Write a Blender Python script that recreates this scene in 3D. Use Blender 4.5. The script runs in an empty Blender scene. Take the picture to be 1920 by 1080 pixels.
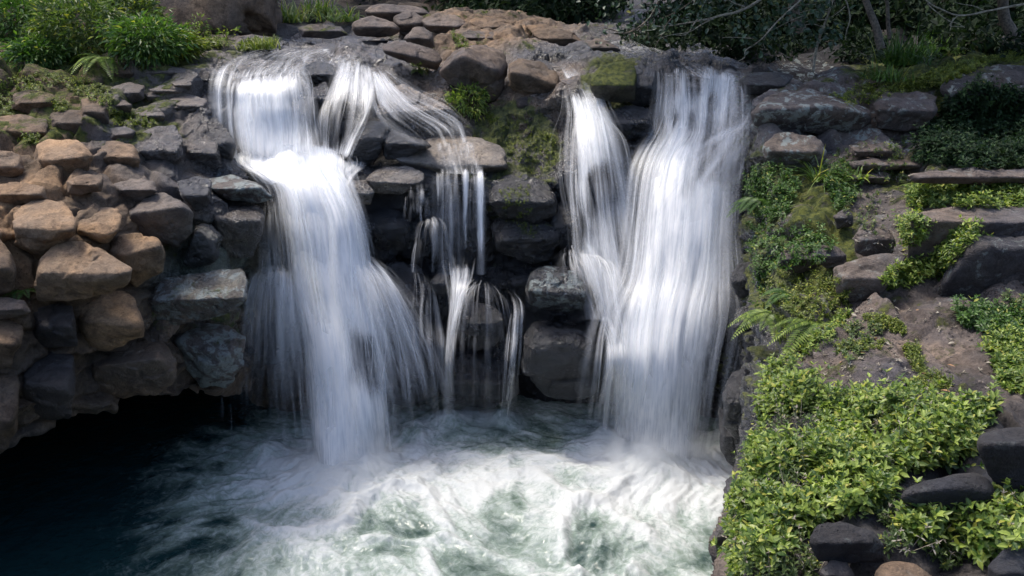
import bpy, bmesh, math, random
import numpy as np
from mathutils import Vector
from mathutils.bvhtree import BVHTree

sc = bpy.context.scene
R = math.radians
# ---------------------------------------------------------------- camera
CH, PITCH, F = 7.4, R(20), 1600.0
cam_d = bpy.data.cameras.new('camera')
cam = bpy.data.objects.new('camera', cam_d)
sc.collection.objects.link(cam)
cam.location = (0, 0, CH)
cam.rotation_euler = (R(90) - PITCH, 0, 0)
cam_d.sensor_width = 36
cam_d.lens = 36 * F / 1920
cam_d.clip_start = .05
cam_d.clip_end = 500
sc.camera = cam
# ---------------------------------------------------------------- light
SUN_EL, SUN_AZ = 66, -62          # azimuth from +Y towards +X; the sun stands high on the left
sd = Vector((math.sin(R(SUN_AZ)) * math.cos(R(SUN_EL)), math.cos(R(SUN_AZ)) * math.cos(R(SUN_EL)), math.sin(R(SUN_EL))))
sun_d = bpy.data.lights.new('sun', 'SUN')
sun_d.energy = 1.3
sun_d.angle = R(11)
sun_d.color = (1, .94, .83)
sun = bpy.data.objects.new('sun', sun_d)
sc.collection.objects.link(sun)
sun.location = (-6, 8, 20)
sun.rotation_euler = (-sd).to_track_quat('-Z', 'Y').to_euler()
w = bpy.data.worlds.new("World")
sc.world = w
w.use_nodes = True
wn = w.node_tree
for n in list(wn.nodes): wn.nodes.remove(n)
sky = wn.nodes.new('ShaderNodeTexSky')
sky.sky_type = 'NISHITA'
sky.sun_disc = False
sky.sun_elevation = R(SUN_EL)
sky.sun_rotation = R(SUN_AZ)
sky.dust_density = 3.0
sky.air_density = .8
bg = wn.nodes.new('ShaderNodeBackground')
bg.inputs[1].default_value = .15
wo = wn.nodes.new('ShaderNodeOutputWorld')
wn.links.new(sky.outputs[0], bg.inputs[0])
wn.links.new(bg.outputs[0], wo.inputs[0])
sc.view_settings.view_transform = 'Standard'
sc.view_settings.look = 'None'
sc.view_settings.gamma = 1
sc.view_settings.exposure = 1.38
sc.cycles.transparent_max_bounces = 44
sc.cycles.max_bounces = 6
sc.cycles.volume_bounces = 3
sc.cycles.use_adaptive_sampling = True
sc.cycles.adaptive_threshold = .02

# ---------------------------------------------------------------- helpers
SP, CP = math.sin(PITCH), math.cos(PITCH)
def P(px, py, d=None, z=None):
    """point in the world seen at a photo pixel, at distance d (Y) or height z"""
    x, y = (px - 960) / F, (540 - py) / F
    dx, dy, dz = x, CP + y * SP, -SP + y * CP
    t = d / dy if d is not None else (z - CH) / dz
    return np.array((dx * t, dy * t, CH + dz * t))
def proj(V):
    X, Y, Z = V[..., 0], V[..., 1], V[..., 2] - CH
    f = Y * CP - Z * SP
    u = Y * SP + Z * CP
    f = np.maximum(f, .1)
    return 960 + F * X / f, 540 - F * u / f

def h3(ix, iy, iz, s):
    with np.errstate(over='ignore'):
        n = (ix.astype(np.int64) * 73856093) ^ (iy.astype(np.int64) * 19349663) ^ (iz.astype(np.int64) * 83492791) ^ (s * 2654435761)
        n = n & 0xffffffff
        n = ((n ^ (n >> 16)) * 0x45d9f3b) & 0xffffffff
        n = ((n ^ (n >> 16)) * 0x45d9f3b) & 0xffffffff
        n = n ^ (n >> 16)
    return (n & 0xffffff) / float(0xffffff)
def vnoise(p, s=0):
    i = np.floor(p); f = p - i; i = i.astype(np.int64)
    f = f * f * f * (f * (f * 6 - 15) + 10)
    r = 0
    for a in (0, 1):
        for b in (0, 1):
            for c in (0, 1):
                wgt = (f[..., 0] if a else 1 - f[..., 0]) * (f[..., 1] if b else 1 - f[..., 1]) * (f[..., 2] if c else 1 - f[..., 2])
                r = r + wgt * h3(i[..., 0] + a, i[..., 1] + b, i[..., 2] + c, s)
    return r
def fbm(p, o=4, s=0, g=.5):
    r, a, t = 0, 1, 0
    for k in range(o):
        r = r + a * vnoise(p * 2 ** k + 17.3 * k, s + k); t += a; a *= g
    return r / t
def worley(p, s=0):
    """f1, f2, cell hash, offset from the cell's centre"""
    i = np.floor(p).astype(np.int64)
    sh = p.shape[:-1]
    f1 = np.full(sh, 9.); f2 = np.full(sh, 9.); cid = np.zeros(sh); off = np.zeros(p.shape)
    for a in (-1, 0, 1):
        for b in (-1, 0, 1):
            for c in (-1, 0, 1):
                q = i + np.array((a, b, c))
                x, y, z = q[..., 0], q[..., 1], q[..., 2]
                c3 = np.stack((x + .1 + .8 * h3(x, y, z, s), y + .1 + .8 * h3(x, y, z, s + 1), z + .1 + .8 * h3(x, y, z, s + 2)), -1)
                dv = p - c3
                dd = np.sqrt((dv ** 2).sum(-1))
                m = dd < f1
                f2 = np.where(m, f1, np.minimum(f2, dd))
                off = np.where(m[..., None], dv, off)
                cid = np.where(m, h3(x, y, z, s + 3), cid)
                f1 = np.where(m, dd, f1)
    return f1, f2, cid, off
def ss(a, b, x):
    t = np.clip((x - a) / (b - a), 0, 1)
    return t * t * (3 - 2 * t)
def rv(cid, k):
    v = np.stack([np.modf(cid * (7919.13 + 331.7 * (k * 3 + j)))[0] - .5 for j in range(3)], -1)
    return v * 2

def mkmesh(name, V, faces, mat=None, attrs=None, smooth=True, parent=None, origin=None, uv=None):
    V = np.asarray(V, dtype=np.float64).reshape(-1, 3)
    if not isinstance(faces, list): faces = [faces]
    faces = [np.asarray(f, dtype=np.int64) for f in faces if len(f)]
    me = bpy.data.meshes.new(name)
    if origin is None and parent is None: origin = (V.min(0) + V.max(0)) / 2 * (1, 1, 0) + (0, 0, V[:, 2].min())
    if parent is not None and origin is None: origin = np.array(parent.location)
    loc = np.array(origin)
    me.vertices.add(len(V)); me.vertices.foreach_set('co', (V - loc).astype(np.float32).ravel())
    nl = sum(f.size for f in faces); nf = sum(len(f) for f in faces)
    me.loops.add(nl); me.polygons.add(nf)
    me.loops.foreach_set('vertex_index', np.concatenate([f.ravel() for f in faces]).astype(np.int32))
    tot = np.concatenate([np.full(len(f), f.shape[1]) for f in faces])
    st = np.concatenate(([0], np.cumsum(tot)[:-1]))
    me.polygons.foreach_set('loop_start', st.astype(np.int32))
    me.polygons.foreach_set('use_smooth', np.full(nf, smooth))
    for k, a in (attrs or {}).items():
        a = np.asarray(a, dtype=np.float32)
        if a.ndim == 2:
            if a.shape[1] == 3 and not k.startswith('flow'):
                at = me.attributes.new(k, 'FLOAT_COLOR', 'POINT')
                at.data.foreach_set('color', np.concatenate((a, np.ones((len(a), 1), np.float32)), 1).ravel())
            else:
                at = me.attributes.new(k, 'FLOAT_VECTOR', 'POINT')
                at.data.foreach_set('vector', a.ravel())
        else:
            at = me.attributes.new(k, 'FLOAT', 'POINT'); at.data.foreach_set('value', a.ravel())
    me.update(calc_edges=True)
    me.validate()
    if mat: me.materials.append(mat)
    ob = bpy.data.objects.new(name, me)
    sc.collection.objects.link(ob)
    if parent is not None:
        ob.parent = parent
        if tuple(origin) != tuple(parent.location): ob.location = Vector(loc) - parent.location
    else:
        ob.location = Vector(loc)
    return ob
def tag(o, label=None, cat=None, group=None, kind=None):
    if label: o['label'] = label
    if cat: o['category'] = cat
    if group: o['group'] = group
    if kind: o['kind'] = kind
    return o
def empty(name, loc, label, cat, group=None):
    o = bpy.data.objects.new(name, None)
    o.empty_display_size = .2
    o.location = Vector(loc)
    sc.collection.objects.link(o)
    return tag(o, label, cat, group)
def gridfaces(nu, nv):
    i = np.arange(nu * nv).reshape(nv, nu)
    return np.stack((i[:-1, :-1], i[:-1, 1:], i[1:, 1:], i[1:, :-1]), -1).reshape(-1, 4)
def tube(pts, rad, ns=6):
    pts = np.asarray(pts, float); n = len(pts)
    rad = np.interp(np.linspace(0, 1, n), np.linspace(0, 1, len(rad)), rad)
    T = np.gradient(pts, axis=0); T /= np.linalg.norm(T, axis=1)[:, None] + 1e-9
    a = np.cross(T, (0.13, .2, 1.)); a /= np.linalg.norm(a, axis=1)[:, None] + 1e-9
    b = np.cross(T, a)
    th = np.linspace(0, 2 * math.pi, ns, endpoint=False)
    V = pts[:, None] + rad[:, None, None] * (a[:, None] * np.cos(th)[None, :, None] + b[:, None] * np.sin(th)[None, :, None])
    f = []
    for i in range(n - 1):
        for j in range(ns):
            k = (j + 1) % ns
            f.append((i * ns + j, i * ns + k, (i + 1) * ns + k, (i + 1) * ns + j))
    return V.reshape(-1, 3), np.array(f)
def join(parts):
    V, Fc, o = [], {}, 0
    for v, f in parts:
        V.append(v)
        for g in (f if isinstance(f, list) else [f]):
            if len(g): Fc.setdefault(g.shape[1], []).append(g + o)
        o += len(v)
    return np.concatenate(V), [np.concatenate(x) for x in Fc.values()]
def smoothline(p, n):
    """Catmull-Rom through the points"""
    p = np.asarray(p, float)
    q = np.concatenate((2 * p[:1] - p[1:2], p, 2 * p[-1:] - p[-2:-1]))
    t = np.linspace(0, len(p) - 1 - 1e-6, n); i = t.astype(int); f = (t - i).reshape((-1,) + (1,) * (p.ndim - 1))
    a, b, c, d = q[i], q[i + 1], q[i + 2], q[i + 3]
    return .5 * (2 * b + (c - a) * f + (2 * a - 5 * b + 4 * c - d) * f ** 2 + (3 * b - a - 3 * c + d) * f ** 3)

# ---------------------------------------------------------------- materials
class NT:
    def __init__(s, name):
        s.m = bpy.data.materials.new(name); s.m.use_nodes = True
        s.t = s.m.node_tree
        for n in list(s.t.nodes): s.t.nodes.remove(n)
        s.out = s.t.nodes.new('ShaderNodeOutputMaterial')
    def n(s, typ, ins=None, **kw):
        n = s.t.nodes.new('ShaderNode' + typ)
        for k, v in kw.items(): setattr(n, k, v)
        for k, v in (ins or {}).items():
            if isinstance(v, bpy.types.NodeSocket): s.t.links.new(v, n.inputs[k])
            else: n.inputs[k].default_value = v
        return n
    def math(s, op, a, b=0., c=0., clamp=False):
        return s.n('Math', {0: a, 1: b, 2: c}, operation=op, use_clamp=clamp).outputs[0]
    def mix(s, f, a, b, bt='MIX'):
        n = s.n('Mix', data_type='RGBA', blend_type=bt)
        for k, v in ((0, f), (6, a), (7, b)):
            if isinstance(v, bpy.types.NodeSocket): s.t.links.new(v, n.inputs[k])
            else: n.inputs[k].default_value = v if k == 0 else tuple(v) + (1,) * (4 - len(v))
        return n.outputs[2]
    def attr(s, name): return s.n('Attribute', attribute_name=name)
    def noise(s, vec, scale, det=5, rough=.55, dist=0.):
        return s.n('TexNoise', {'Vector': vec, 'Scale': scale, 'Detail': det, 'Roughness': rough, 'Distortion': dist}).outputs[0]
    def ramp(s, v, lo, hi, a=0., b=1.):
        return s.n('MapRange', {0: v, 1: lo, 2: hi, 3: a, 4: b}, interpolation_type='SMOOTHSTEP').outputs[0]

def rock_material():
    t = NT('basalt')
    pos = t.n('NewGeometry'); P_ = pos.outputs['Position']; Nz = t.n('SeparateXYZ', {0: pos.outputs['Normal']}).outputs[2]
    tint = t.attr('tint').outputs['Color']; wet = t.attr('wet').outputs['Fac']; moss = t.attr('moss').outputs['Fac']; lich = t.attr('lichen').outputs['Fac']
    n1 = t.noise(P_, 1.3, 4); n2 = t.noise(P_, 7, 8, .65); n3 = t.noise(P_, 45, 6, .7)
    c = t.mix(t.ramp(n1, .3, .7), (.62, .66, .74), (1.25, 1.12, .95))
    c = t.mix(1., tint, c, 'MULTIPLY')
    c = t.mix(t.ramp(n2, .35, .7, .5, 0), c, t.mix(1., c, (.42, .40, .40), 'MULTIPLY'))
    c = t.mix(t.ramp(n3, .42, .62, 0, .55), c, t.mix(1., c, (1.45, 1.42, 1.38), 'MULTIPLY'))
    c = t.mix(t.ramp(t.noise(P_, 19, 5, .6, .8), .5, .66, 0, .5), c, t.mix(1., c, (.45, .43, .44), 'MULTIPLY'))
    # dark weathering stains
    n4 = t.noise(P_, 2.6, 7, .7, .6)
    c = t.mix(t.ramp(n4, .46, .64, 0, .75), c, t.mix(1., c, (.34, .34, .37), 'MULTIPLY'))
    # vesicles
    vo = t.n('TexVoronoi', {'Vector': P_, 'Scale': 26.}).outputs[0]
    vm = t.math('MULTIPLY', t.ramp(vo, .10, .24, 1, 0), t.ramp(t.noise(P_, 4.5, 3), .48, .62))
    c = t.mix(t.math('MULTIPLY', vm, .75), c, t.mix(1., c, (.3, .28, .28), 'MULTIPLY'))
    # lichen rosettes
    lv = t.noise(P_, 5.5, 9, .7, .4)
    lm = t.math('MULTIPLY', t.ramp(t.math('ADD', lv, t.math('MULTIPLY', lich, .045)), .57, .64), t.math('MINIMUM', lich, 1.))
    c = t.mix(t.math('MULTIPLY', lm, .75), c, (.27, .31, .29))
    # wetness
    wn_ = t.math('MULTIPLY', wet, t.ramp(t.noise(P_, 2.2, 5), .3, .55, .55, 1))
    c = t.mix(t.math('POWER', wn_, 1.8), c, t.mix(1., c, (.42, .46, .54), 'MULTIPLY'))
    # moss
    mn = t.noise(P_, 3.2, 9, .68)
    up = t.ramp(Nz, -.5, .5, .45, 1)
    ma = t.math('MULTIPLY', moss, up)
    mt = t.math('ADD', mn, t.math('MULTIPLY', ma, .55))
    mm = t.math('MULTIPLY', t.ramp(mt, .74, .88), t.ramp(moss, .02, .12))
    mc = t.mix(t.ramp(t.noise(P_, 14, 6), .35, .65), (.03, .042, .010), (.105, .115, .022))
    c = t.mix(mm, c, mc)
    rough = t.math('SUBTRACT', t.math('ADD', .86, t.math('MULTIPLY', mm, .1)), t.math('MULTIPLY', t.math('MINIMUM', t.math('MULTIPLY', wn_, .85), .6), t.math('SUBTRACT', 1., mm)))
    h = t.math('ADD', t.math('MULTIPLY', n2, .6), t.math('MULTIPLY', n3, .28))
    h = t.math('SUBTRACT', h, t.math('MULTIPLY', vm, .3))
    h = t.math('ADD', h, t.math('MULTIPLY', t.math('MULTIPLY', mm, t.noise(P_, 60, 4)), .5))
    rid = t.math('ABSOLUTE', t.math('SUBTRACT', t.noise(P_, 11, 5, .5, .5), .5))
    h = t.math('ADD', h, t.math('MULTIPLY', t.math('MULTIPLY', rid, wet), -1.6))
    bp = t.n('Bump', {'Height': h, 'Distance': .08, 'Strength': 1.})
    b = t.n('BsdfPrincipled', {'Base Color': c, 'Roughness': rough, 'Normal': bp.outputs[0]})
    t.t.links.new(t.math('ADD', .35, t.math('MULTIPLY', wn_, .5)), b.inputs['Specular IOR Level'])
    t.t.links.new(t.math('MULTIPLY', t.math('MULTIPLY', wn_, .4), t.math('SUBTRACT', 1., mm)), b.inputs['Coat Weight']); b.inputs['Coat Roughness'].default_value = .16
    t.t.links.new(bp.outputs[0], b.inputs['Coat Normal'])
    t.t.links.new(b.outputs[0], t.out.inputs[0])
    return t.m
ROCK = rock_material()

def leaf_material(name, dark, light, yellow=(.35, .33, .06), yf=.1, rough=.45, trans=.35, spec=.5):
    t = NT(name)
    rnd = t.attr('rnd').outputs['Fac']
    pos = t.n('NewGeometry').outputs['Position']
    c = t.mix(t.ramp(rnd, 0, 1), dark, light)
    c = t.mix(t.ramp(t.noise(pos, 2.2, 3), .35, .65, 0, .45), c, dark)
    c = t.mix(t.ramp(rnd, 1 - yf, 1 - yf * .6, 0, .8), c, yellow)
    b = t.n('BsdfPrincipled', {'Base Color': c, 'Roughness': rough}); b.inputs['Specular IOR Level'].default_value = spec
    tr = t.n('BsdfTranslucent', {'Color': t.mix(1., c, (1.3, 1.5, .6), 'MULTIPLY')})
    m = t.n('MixShader', {0: trans, 1: b.outputs[0], 2: tr.outputs[0]})
    t.t.links.new(m.outputs[0], t.out.inputs[0])
    return t.m
def plain(name, col, rough=.8, col2=None, sc_=20):
    t = NT(name)
    pos = t.n('NewGeometry').outputs['Position']
    c = t.mix(t.ramp(t.noise(pos, sc_, 5), .35, .65), col, col2 or tuple(x * .5 for x in col))
    b = t.n('BsdfPrincipled', {'Base Color': c, 'Roughness': rough})
    t.t.links.new(b.outputs[0], t.out.inputs[0])
    return t.m
M_LEAF = leaf_material('leaf_bright', (.035, .080, .010), (.34, .42, .085), yf=.10)
M_MID = leaf_material('leaf_mid', (.03, .075, .015), (.12, .21, .04), yf=.03)
M_OLIVE = leaf_material('leaf_olive', (.035, .065, .018), (.15, .20, .055), yf=.06)
M_DEEP = leaf_material('leaf_deep', (.004, .011, .006), (.020, .036, .012), yf=0, trans=.15, rough=.7, spec=.12)  # leaf colour taken near black, carrying shade the canopy does not cast
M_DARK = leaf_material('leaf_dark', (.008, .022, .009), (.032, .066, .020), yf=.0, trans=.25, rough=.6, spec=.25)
M_BLUE = leaf_material('leaf_bluish', (.016, .036, .02), (.055, .10, .055), yf=.02, trans=.2)
M_MOSS = leaf_material('leaf_moss', (.06, .09, .012), (.22, .26, .04), yf=.1)
M_GRASS = leaf_material('grass_blade', (.06, .12, .02), (.24, .32, .08), yf=.15)
M_BARK = plain('bark', (.16, .13, .10), .85, (.06, .05, .04), 25)
M_TWIG = plain('pale_twig', (.30, .27, .21), .8, (.14, .12, .09), 25)
M_STEM = plain('stem', (.10, .09, .03), .8)
M_SLOPE = plain('sky_blocker_green', (.02, .035, .012), .95, (.008, .012, .006), 2.5)
M_SOIL = plain('forest_soil', (.05, .035, .022), .95, (.02, .02, .012), 6)

def water_fall_material():
    t = NT('falling_water')
    fl = t.attr('flow').outputs['Vector']; dens = t.attr('dens').outputs['Fac']
    xyz = t.n('SeparateXYZ', {0: fl}); U, V, S = xyz.outputs
    def st(fu, fv, det, seed):
        v = t.n('CombineXYZ', {0: t.math('MULTIPLY', U, fu), 1: t.math('MULTIPLY', V, fv), 2: t.math('ADD', S, seed)}).outputs[0]
        return t.noise(v, 1., det, .6)
    # slight meander so the streaks are not ruled lines
    a, b, c = st(34, 1.5, 4, 0.), st(11, 1.2, 4, 5.), st(3.4, 1.3, 3, 9.)
    s = t.math('ADD', t.math('MULTIPLY', a, .42), t.math('ADD', t.math('MULTIPLY', b, .34), t.math('MULTIPLY', c, .24)))
    x = t.math('ADD', s, t.math('MULTIPLY', t.math('SUBTRACT', dens, .60), .72))
    al = t.math('MULTIPLY', t.ramp(x, .34, .82), .95)
    al = t.math('MULTIPLY', al, t.ramp(dens, .0, .12))
    rib = t.attr('rib').outputs['Fac']
    ar = t.math('MULTIPLY', dens, t.ramp(s, .34, .62, .35, 1.))
    al = t.math('ADD', t.math('MULTIPLY', al, t.math('SUBTRACT', 1., rib)), t.math('MULTIPLY', ar, rib))
    col = t.mix(t.ramp(s, .38, .6), (.80, .84, .89), (.92, .92, .91))
    bp = t.n('Bump', {'Height': s, 'Distance': .05, 'Strength': .2}).outputs[0]
    gn = t.n('NewGeometry').outputs['Normal']
    sc1 = t.n('VectorMath', {0: bp, 'Scale': .75}, operation='SCALE').outputs[0]
    ad = t.n('VectorMath', {0: sc1, 1: (-.1, -.25, .5)}, operation='ADD').outputs[0]
    bp = t.n('VectorMath', {0: ad}, operation='NORMALIZE').outputs[0]
    d = t.n('BsdfDiffuse', {'Color': col, 'Normal': bp}); tr = t.n('BsdfTranslucent', {'Color': col, 'Normal': bp})
    m = t.n('MixShader', {0: .38, 1: d.outputs[0], 2: tr.outputs[0]})
    g = t.n('BsdfGlossy', {'Color': (1, 1, 1, 1), 'Roughness': .35, 'Normal': bp})
    m = t.n('MixShader', {0: .05, 1: m.outputs[0], 2: g.outputs[0]})
    tp = t.n('BsdfTransparent')
    f = t.n('MixShader', {0: al, 1: tp.outputs[0], 2: m.outputs[0]})
    t.t.links.new(f.outputs[0], t.out.inputs[0])
    return t.m
M_FALL = water_fall_material()

def pool_material():
    t = NT('pool_water')
    foam = t.attr('foam').outputs['Fac']; pos = t.n('NewGeometry').outputs['Position']
    fA = t.noise(t.attr('flow').outputs['Vector'], 1., 7, .66, .3); fB = t.noise(t.attr('flow_b').outputs['Vector'], 1., 7, .66, .3)
    wb = t.attr('wab').outputs['Fac']
    fine = t.math('ADD', t.math('MULTIPLY', fA, t.math('SUBTRACT', 1., wb)), t.math('MULTIPLY', fB, wb))
    curl = t.noise(pos, 7., 8, .68, 1.4)
    fine = t.math('ADD', t.math('MULTIPLY', fine, .42), t.math('MULTIPLY', curl, .58))
    x = t.math('ADD', foam, t.math('MULTIPLY', t.math('SUBTRACT', fine, .5), 1.5))
    f = t.ramp(x, .10, .88)
    deep = t.mix(t.ramp(foam, .12, .55), (.007, .024, .026), (.15, .20, .155))
    wp = t.n('Bump', {'Height': t.noise(pos, 9, 4), 'Distance': .03, 'Strength': .5}).outputs[0]
    wat = t.n('BsdfPrincipled', {'Base Color': deep, 'Roughness': .15, 'IOR': 1.33, 'Normal': wp})
    fb = t.n('Bump', {'Height': fine, 'Distance': .08, 'Strength': .4}).outputs[0]
    fo = t.n('BsdfPrincipled', {'Base Color': t.mix(f, (.25, .32, .31), (.49, .51, .51)), 'Roughness': .8, 'Normal': fb})
    m = t.n('MixShader', {0: f, 1: wat.outputs[0], 2: fo.outputs[0]})
    t.t.links.new(m.outputs[0], t.out.inputs[0])
    return t.m
M_POOL = pool_material()
# ================================================================ the rock setting
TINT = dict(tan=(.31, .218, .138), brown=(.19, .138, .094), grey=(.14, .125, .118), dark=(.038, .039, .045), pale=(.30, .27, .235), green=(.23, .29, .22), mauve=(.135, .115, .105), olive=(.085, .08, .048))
# colour (with some painted shade), wetness, moss and lichen of the rock: x, y, rx, ry, value (regions of the place, given as seen in the photograph)
TB = [(60, 220, 330, 260, 'brown'), (110, 480, 260, 170, 'tan'), (350, 250, 170, 140, 'grey'), (430, 540, 130, 110, 'green'), (300, 700, 320, 140, 'brown'),
      (620, 200, 200, 90, 'dark'), (830, 300, 150, 70, 'pale'), (900, 120, 230, 110, 'brown'), (1000, 170, 120, 90, 'brown'), (800, 420, 330, 120, 'dark'), (860, 620, 300, 170, 'dark'),
      (620, 100, 160, 40, 'grey'), (1180, 100, 190, 45, 'brown'), (1560, 108, 260, 34, 'dark'), (1310, 100, 330, 24, 'dark'), (1180, 200, 100, 90, 'dark'), (1640, 640, 320, 130, 'mauve'), (1700, 200, 300, 80, 'mauve'), (1450, 420, 110, 260, 'grey'), (1380, 560, 60, 300, 'dark'), (1700, 400, 300, 120, 'grey'), (1700, 900, 300, 170, 'dark')]  # the two long dark patches at upper right: dark soil plus painted canopy shade
WB = [(350, 220, 150, 110, .45), (480, 380, 120, 110, 1), (420, 600, 160, 160, .8), (620, 200, 220, 120, 1), (780, 180, 110, 60, .8), (860, 450, 420, 260, 1), (1180, 300, 200, 260, 1), (1400, 560, 70, 330, .9), (840, 300, 140, 70, .7), (300, 760, 400, 90, .5), (620, 110, 160, 50, 1), (1150, 110, 200, 50, .8)]
MB = [(120, 170, 230, 110, .62), (300, 90, 160, 40, .6), (960, 280, 90, 90, .8), (960, 390, 90, 110, .55), (1150, 150, 60, 60, .8), (1400, 320, 60, 200, .5), (1480, 480, 130, 180, .75), (1780, 150, 200, 60, .8), (1800, 330, 200, 60, .55), (1700, 650, 200, 120, .35), (380, 590, 110, 60, .5), (870, 60, 140, 60, .4), (1520, 200, 120, 60, .4), (350, 460, 60, 60, .4), (1390, 680, 60, 120, .5), (1150, 60, 400, 40, .4), (400, 300, 60, 80, .1), (260, 250, 90, 30, .55)]
LB = [(1500, 200, 160, 80, 1), (1740, 220, 200, 90, .9), (1500, 300, 100, 60, .7), (1560, 480, 150, 80, .5), (1450, 420, 60, 60, .8), (1850, 520, 120, 80, .4), (450, 350, 60, 40, .6)]
def field(px, py, blobs, base=0.):
    v = np.full(px.shape, float(base))
    for x, y, rx, ry, a in blobs:
        g = np.clip(1.35 - np.sqrt(((px - x) / rx) ** 2 + ((py - y) / ry) ** 2), 0, .5) * 2
        v = v * (1 - g) + a * g
    return v
def fieldc(px, py):
    v = np.ones(px.shape + (3,)) * np.array(TINT['grey'])
    for x, y, rx, ry, a in TB:
        g = (np.clip(1.35 - np.sqrt(((px - x) / rx) ** 2 + ((py - y) / ry) ** 2), 0, .5) * 2)[..., None]
        v = v * (1 - g) + np.array(TINT[a]) * g
    return v
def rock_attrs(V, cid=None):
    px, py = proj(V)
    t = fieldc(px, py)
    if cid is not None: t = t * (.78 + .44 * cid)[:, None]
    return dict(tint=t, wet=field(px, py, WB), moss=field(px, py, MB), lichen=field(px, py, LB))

SHEETS = []
def res_line(a, n):
    return a
def loft(name, rows, nu, nv, cell=.6, amp=.16, crack=.10, tilt=.3, seed=1, squash=(1, 1, 1.5), fine=.07, blur=2, post=None, warp=.35, dark_=None):
    """rows of 3-D points -> one displaced rock sheet; samples spread by length"""
    A = np.array(rows, float)                              # rows x cols x 3
    lr = np.linalg.norm(np.diff(A, axis=0), axis=2).mean(1); lc = np.linalg.norm(np.diff(A, axis=1), axis=2).mean(0)
    def spread(l, n):
        c = np.concatenate(([0], np.cumsum(l ** .85))); c /= c[-1]
        return np.interp(np.linspace(0, 1, n), c, np.arange(len(c)))
    tv, tu = spread(lr, nv), spread(lc, nu)
    def lerp(B, t):
        i = np.minimum(t.astype(int), len(B) - 2); f = (t - i).reshape((-1,) + (1,) * (B.ndim - 1))
        return B[i] * (1 - f) + B[i + 1] * f
    G = lerp(A, tv); G = np.swapaxes(lerp(np.swapaxes(G, 0, 1), tu), 0, 1)
    k = np.array([1, 4, 7, 8, 7, 4, 1.]); k /= k.sum()
    for _ in range(blur):
        for ax in (0, 1):
            pad = [(0, 0)] * 3; pad[ax] = (3, 3)
            H = np.pad(G, pad, mode='edge'); n = G.shape[ax]
            G = sum(k[j] * np.take(H, np.arange(j, j + n), axis=ax) for j in range(7))
    N = np.cross(np.gradient(G, axis=1), np.gradient(G, axis=0)); N /= np.linalg.norm(N, axis=2)[..., None] + 1e-9
    # orient towards the camera side
    if (N * (np.array((0, 0, CH)) - G)).sum(-1).mean() < 0: N = -N
    V = G.reshape(-1, 3); N = N.reshape(-1, 3)
    wp = np.stack([fbm(V * .9 + s_, 3, seed + 50) for s_ in (0, 31, 67)], -1) - .5
    q = (V + wp * warp * 2) / cell * np.array(squash)
    f1, f2, cid, off = worley(q, seed)
    edge = ss(0, .22, f2 - f1)
    o = (cid - .5) * 2 * amp + (off * rv(cid, 1)).sum(-1) * tilt * cell
    f1b, f2b, cidb, _ = worley(q * 2.3 + 5, seed + 9)
    o = o + (cidb - .5) * amp * .5 * ss(0, .15, f2b - f1b)
    disp = o * (.35 + .65 * edge) - crack * (1 - edge) + (fbm(V * 2.2, 5, seed + 3) - .5) * fine * 3 + (np.abs(fbm(V * 5, 4, seed + 8) - .5)) * -fine * 1.2
    if post is not None: disp = disp * post(V)
    V = V + N * disp[:, None]
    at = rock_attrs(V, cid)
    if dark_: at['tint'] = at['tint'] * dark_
    ob = mkmesh(name, V, gridfaces(nu, nv), ROCK, at, origin=(0, 0, 0))
    tag(ob, kind='structure')
    SHEETS.append(ob)
    return ob
def rowp(*pts): return [P(*p) if len(p) == 3 else P(p[0], p[1], z=p[3]) for p in pts]
Z = None
# --- the left bank: cave floor, cave roof, overhanging edge, block face, sloping slab
cols = [-700, -350, -100, 0, 100, 200, 300, 400, 470]
left = [
    rowp(*[(x, 700, 16.0 if x < 300 else 15.2) for x in cols]),
    rowp(*[(x, 640, 15.0) for x in cols]),
    rowp((-700, 900, 9.8), (-350, 800, 10.2), (-100, 740, 10.8), (0, 720, 11.2), (100, 700, 11.6), (200, 690, 12), (300, 690, 12.5), (400, 690, 13), (470, 690, 13.5)),
    rowp((-700, 1250, 7.4), (-350, 1040, 8.2), (-100, 900, 9.1), (0, 850, 9.5), (100, 805, 9.9), (200, 762, 10.5), (300, 745, 11.1), (400, 740, 11.9), (470, 735, 12.7)),
    rowp((-700, 900, 7.4), (-350, 780, 8.1), (-100, 690, 9.1), (0, 640, 9.5), (100, 610, 10.0), (200, 600, 10.5), (300, 600, 11.1), (400, 600, 11.9), (470, 590, 12.7)),
    rowp((-700, 640, 7.6), (-350, 540, 8.4), (-100, 470, 9.4), (0, 440, 9.9), (100, 430, 10.3), (200, 430, 10.8), (300, 420, 11.4), (400, 400, 12.2), (475, 410, 12.9)),
    rowp((-700, 500, 8.2), (-350, 430, 9.0), (-100, 380, 10.2), (0, 350, 10.8), (100, 345, 11.0), (200, 345, 11.5), (300, 345, 12.0), (400, 340, 12.6), (470, 345, 13.2)),
    rowp((-700, 330, 9.6), (-350, 290, 10.6), (-100, 255, 12.0), (0, 240, 12.4), (100, 235, 12.6), (200, 232, 12.9), (300, 225, 13.2), (385, 215, 13.6), (425, 240, 13.8)),
    rowp((-700, 160, 13), (-350, 150, 13.6), (-100, 130, 14.2), (0, 115, 14.7), (100, 112, 14.8), (200, 112, 15), (300, 120, 14.8), (380, 130, 14.7), (412, 150, 14.6)),
    rowp((-700, 60, 17), (-350, 70, 17), (-100, 80, 17), (0, 78, 17), (100, 78, 17), (200, 80, 17), (300, 85, 17), (400, 92, 17), (520, 92, 17)),
    rowp((-700, -120, 19), (-350, -100, 19), (-100, -50, 19), (0, -30, 19), (100, -20, 19), (200, 0, 19.5), (300, 40, 20), (420, 70, 20), (560, 78, 20)),
]
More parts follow.
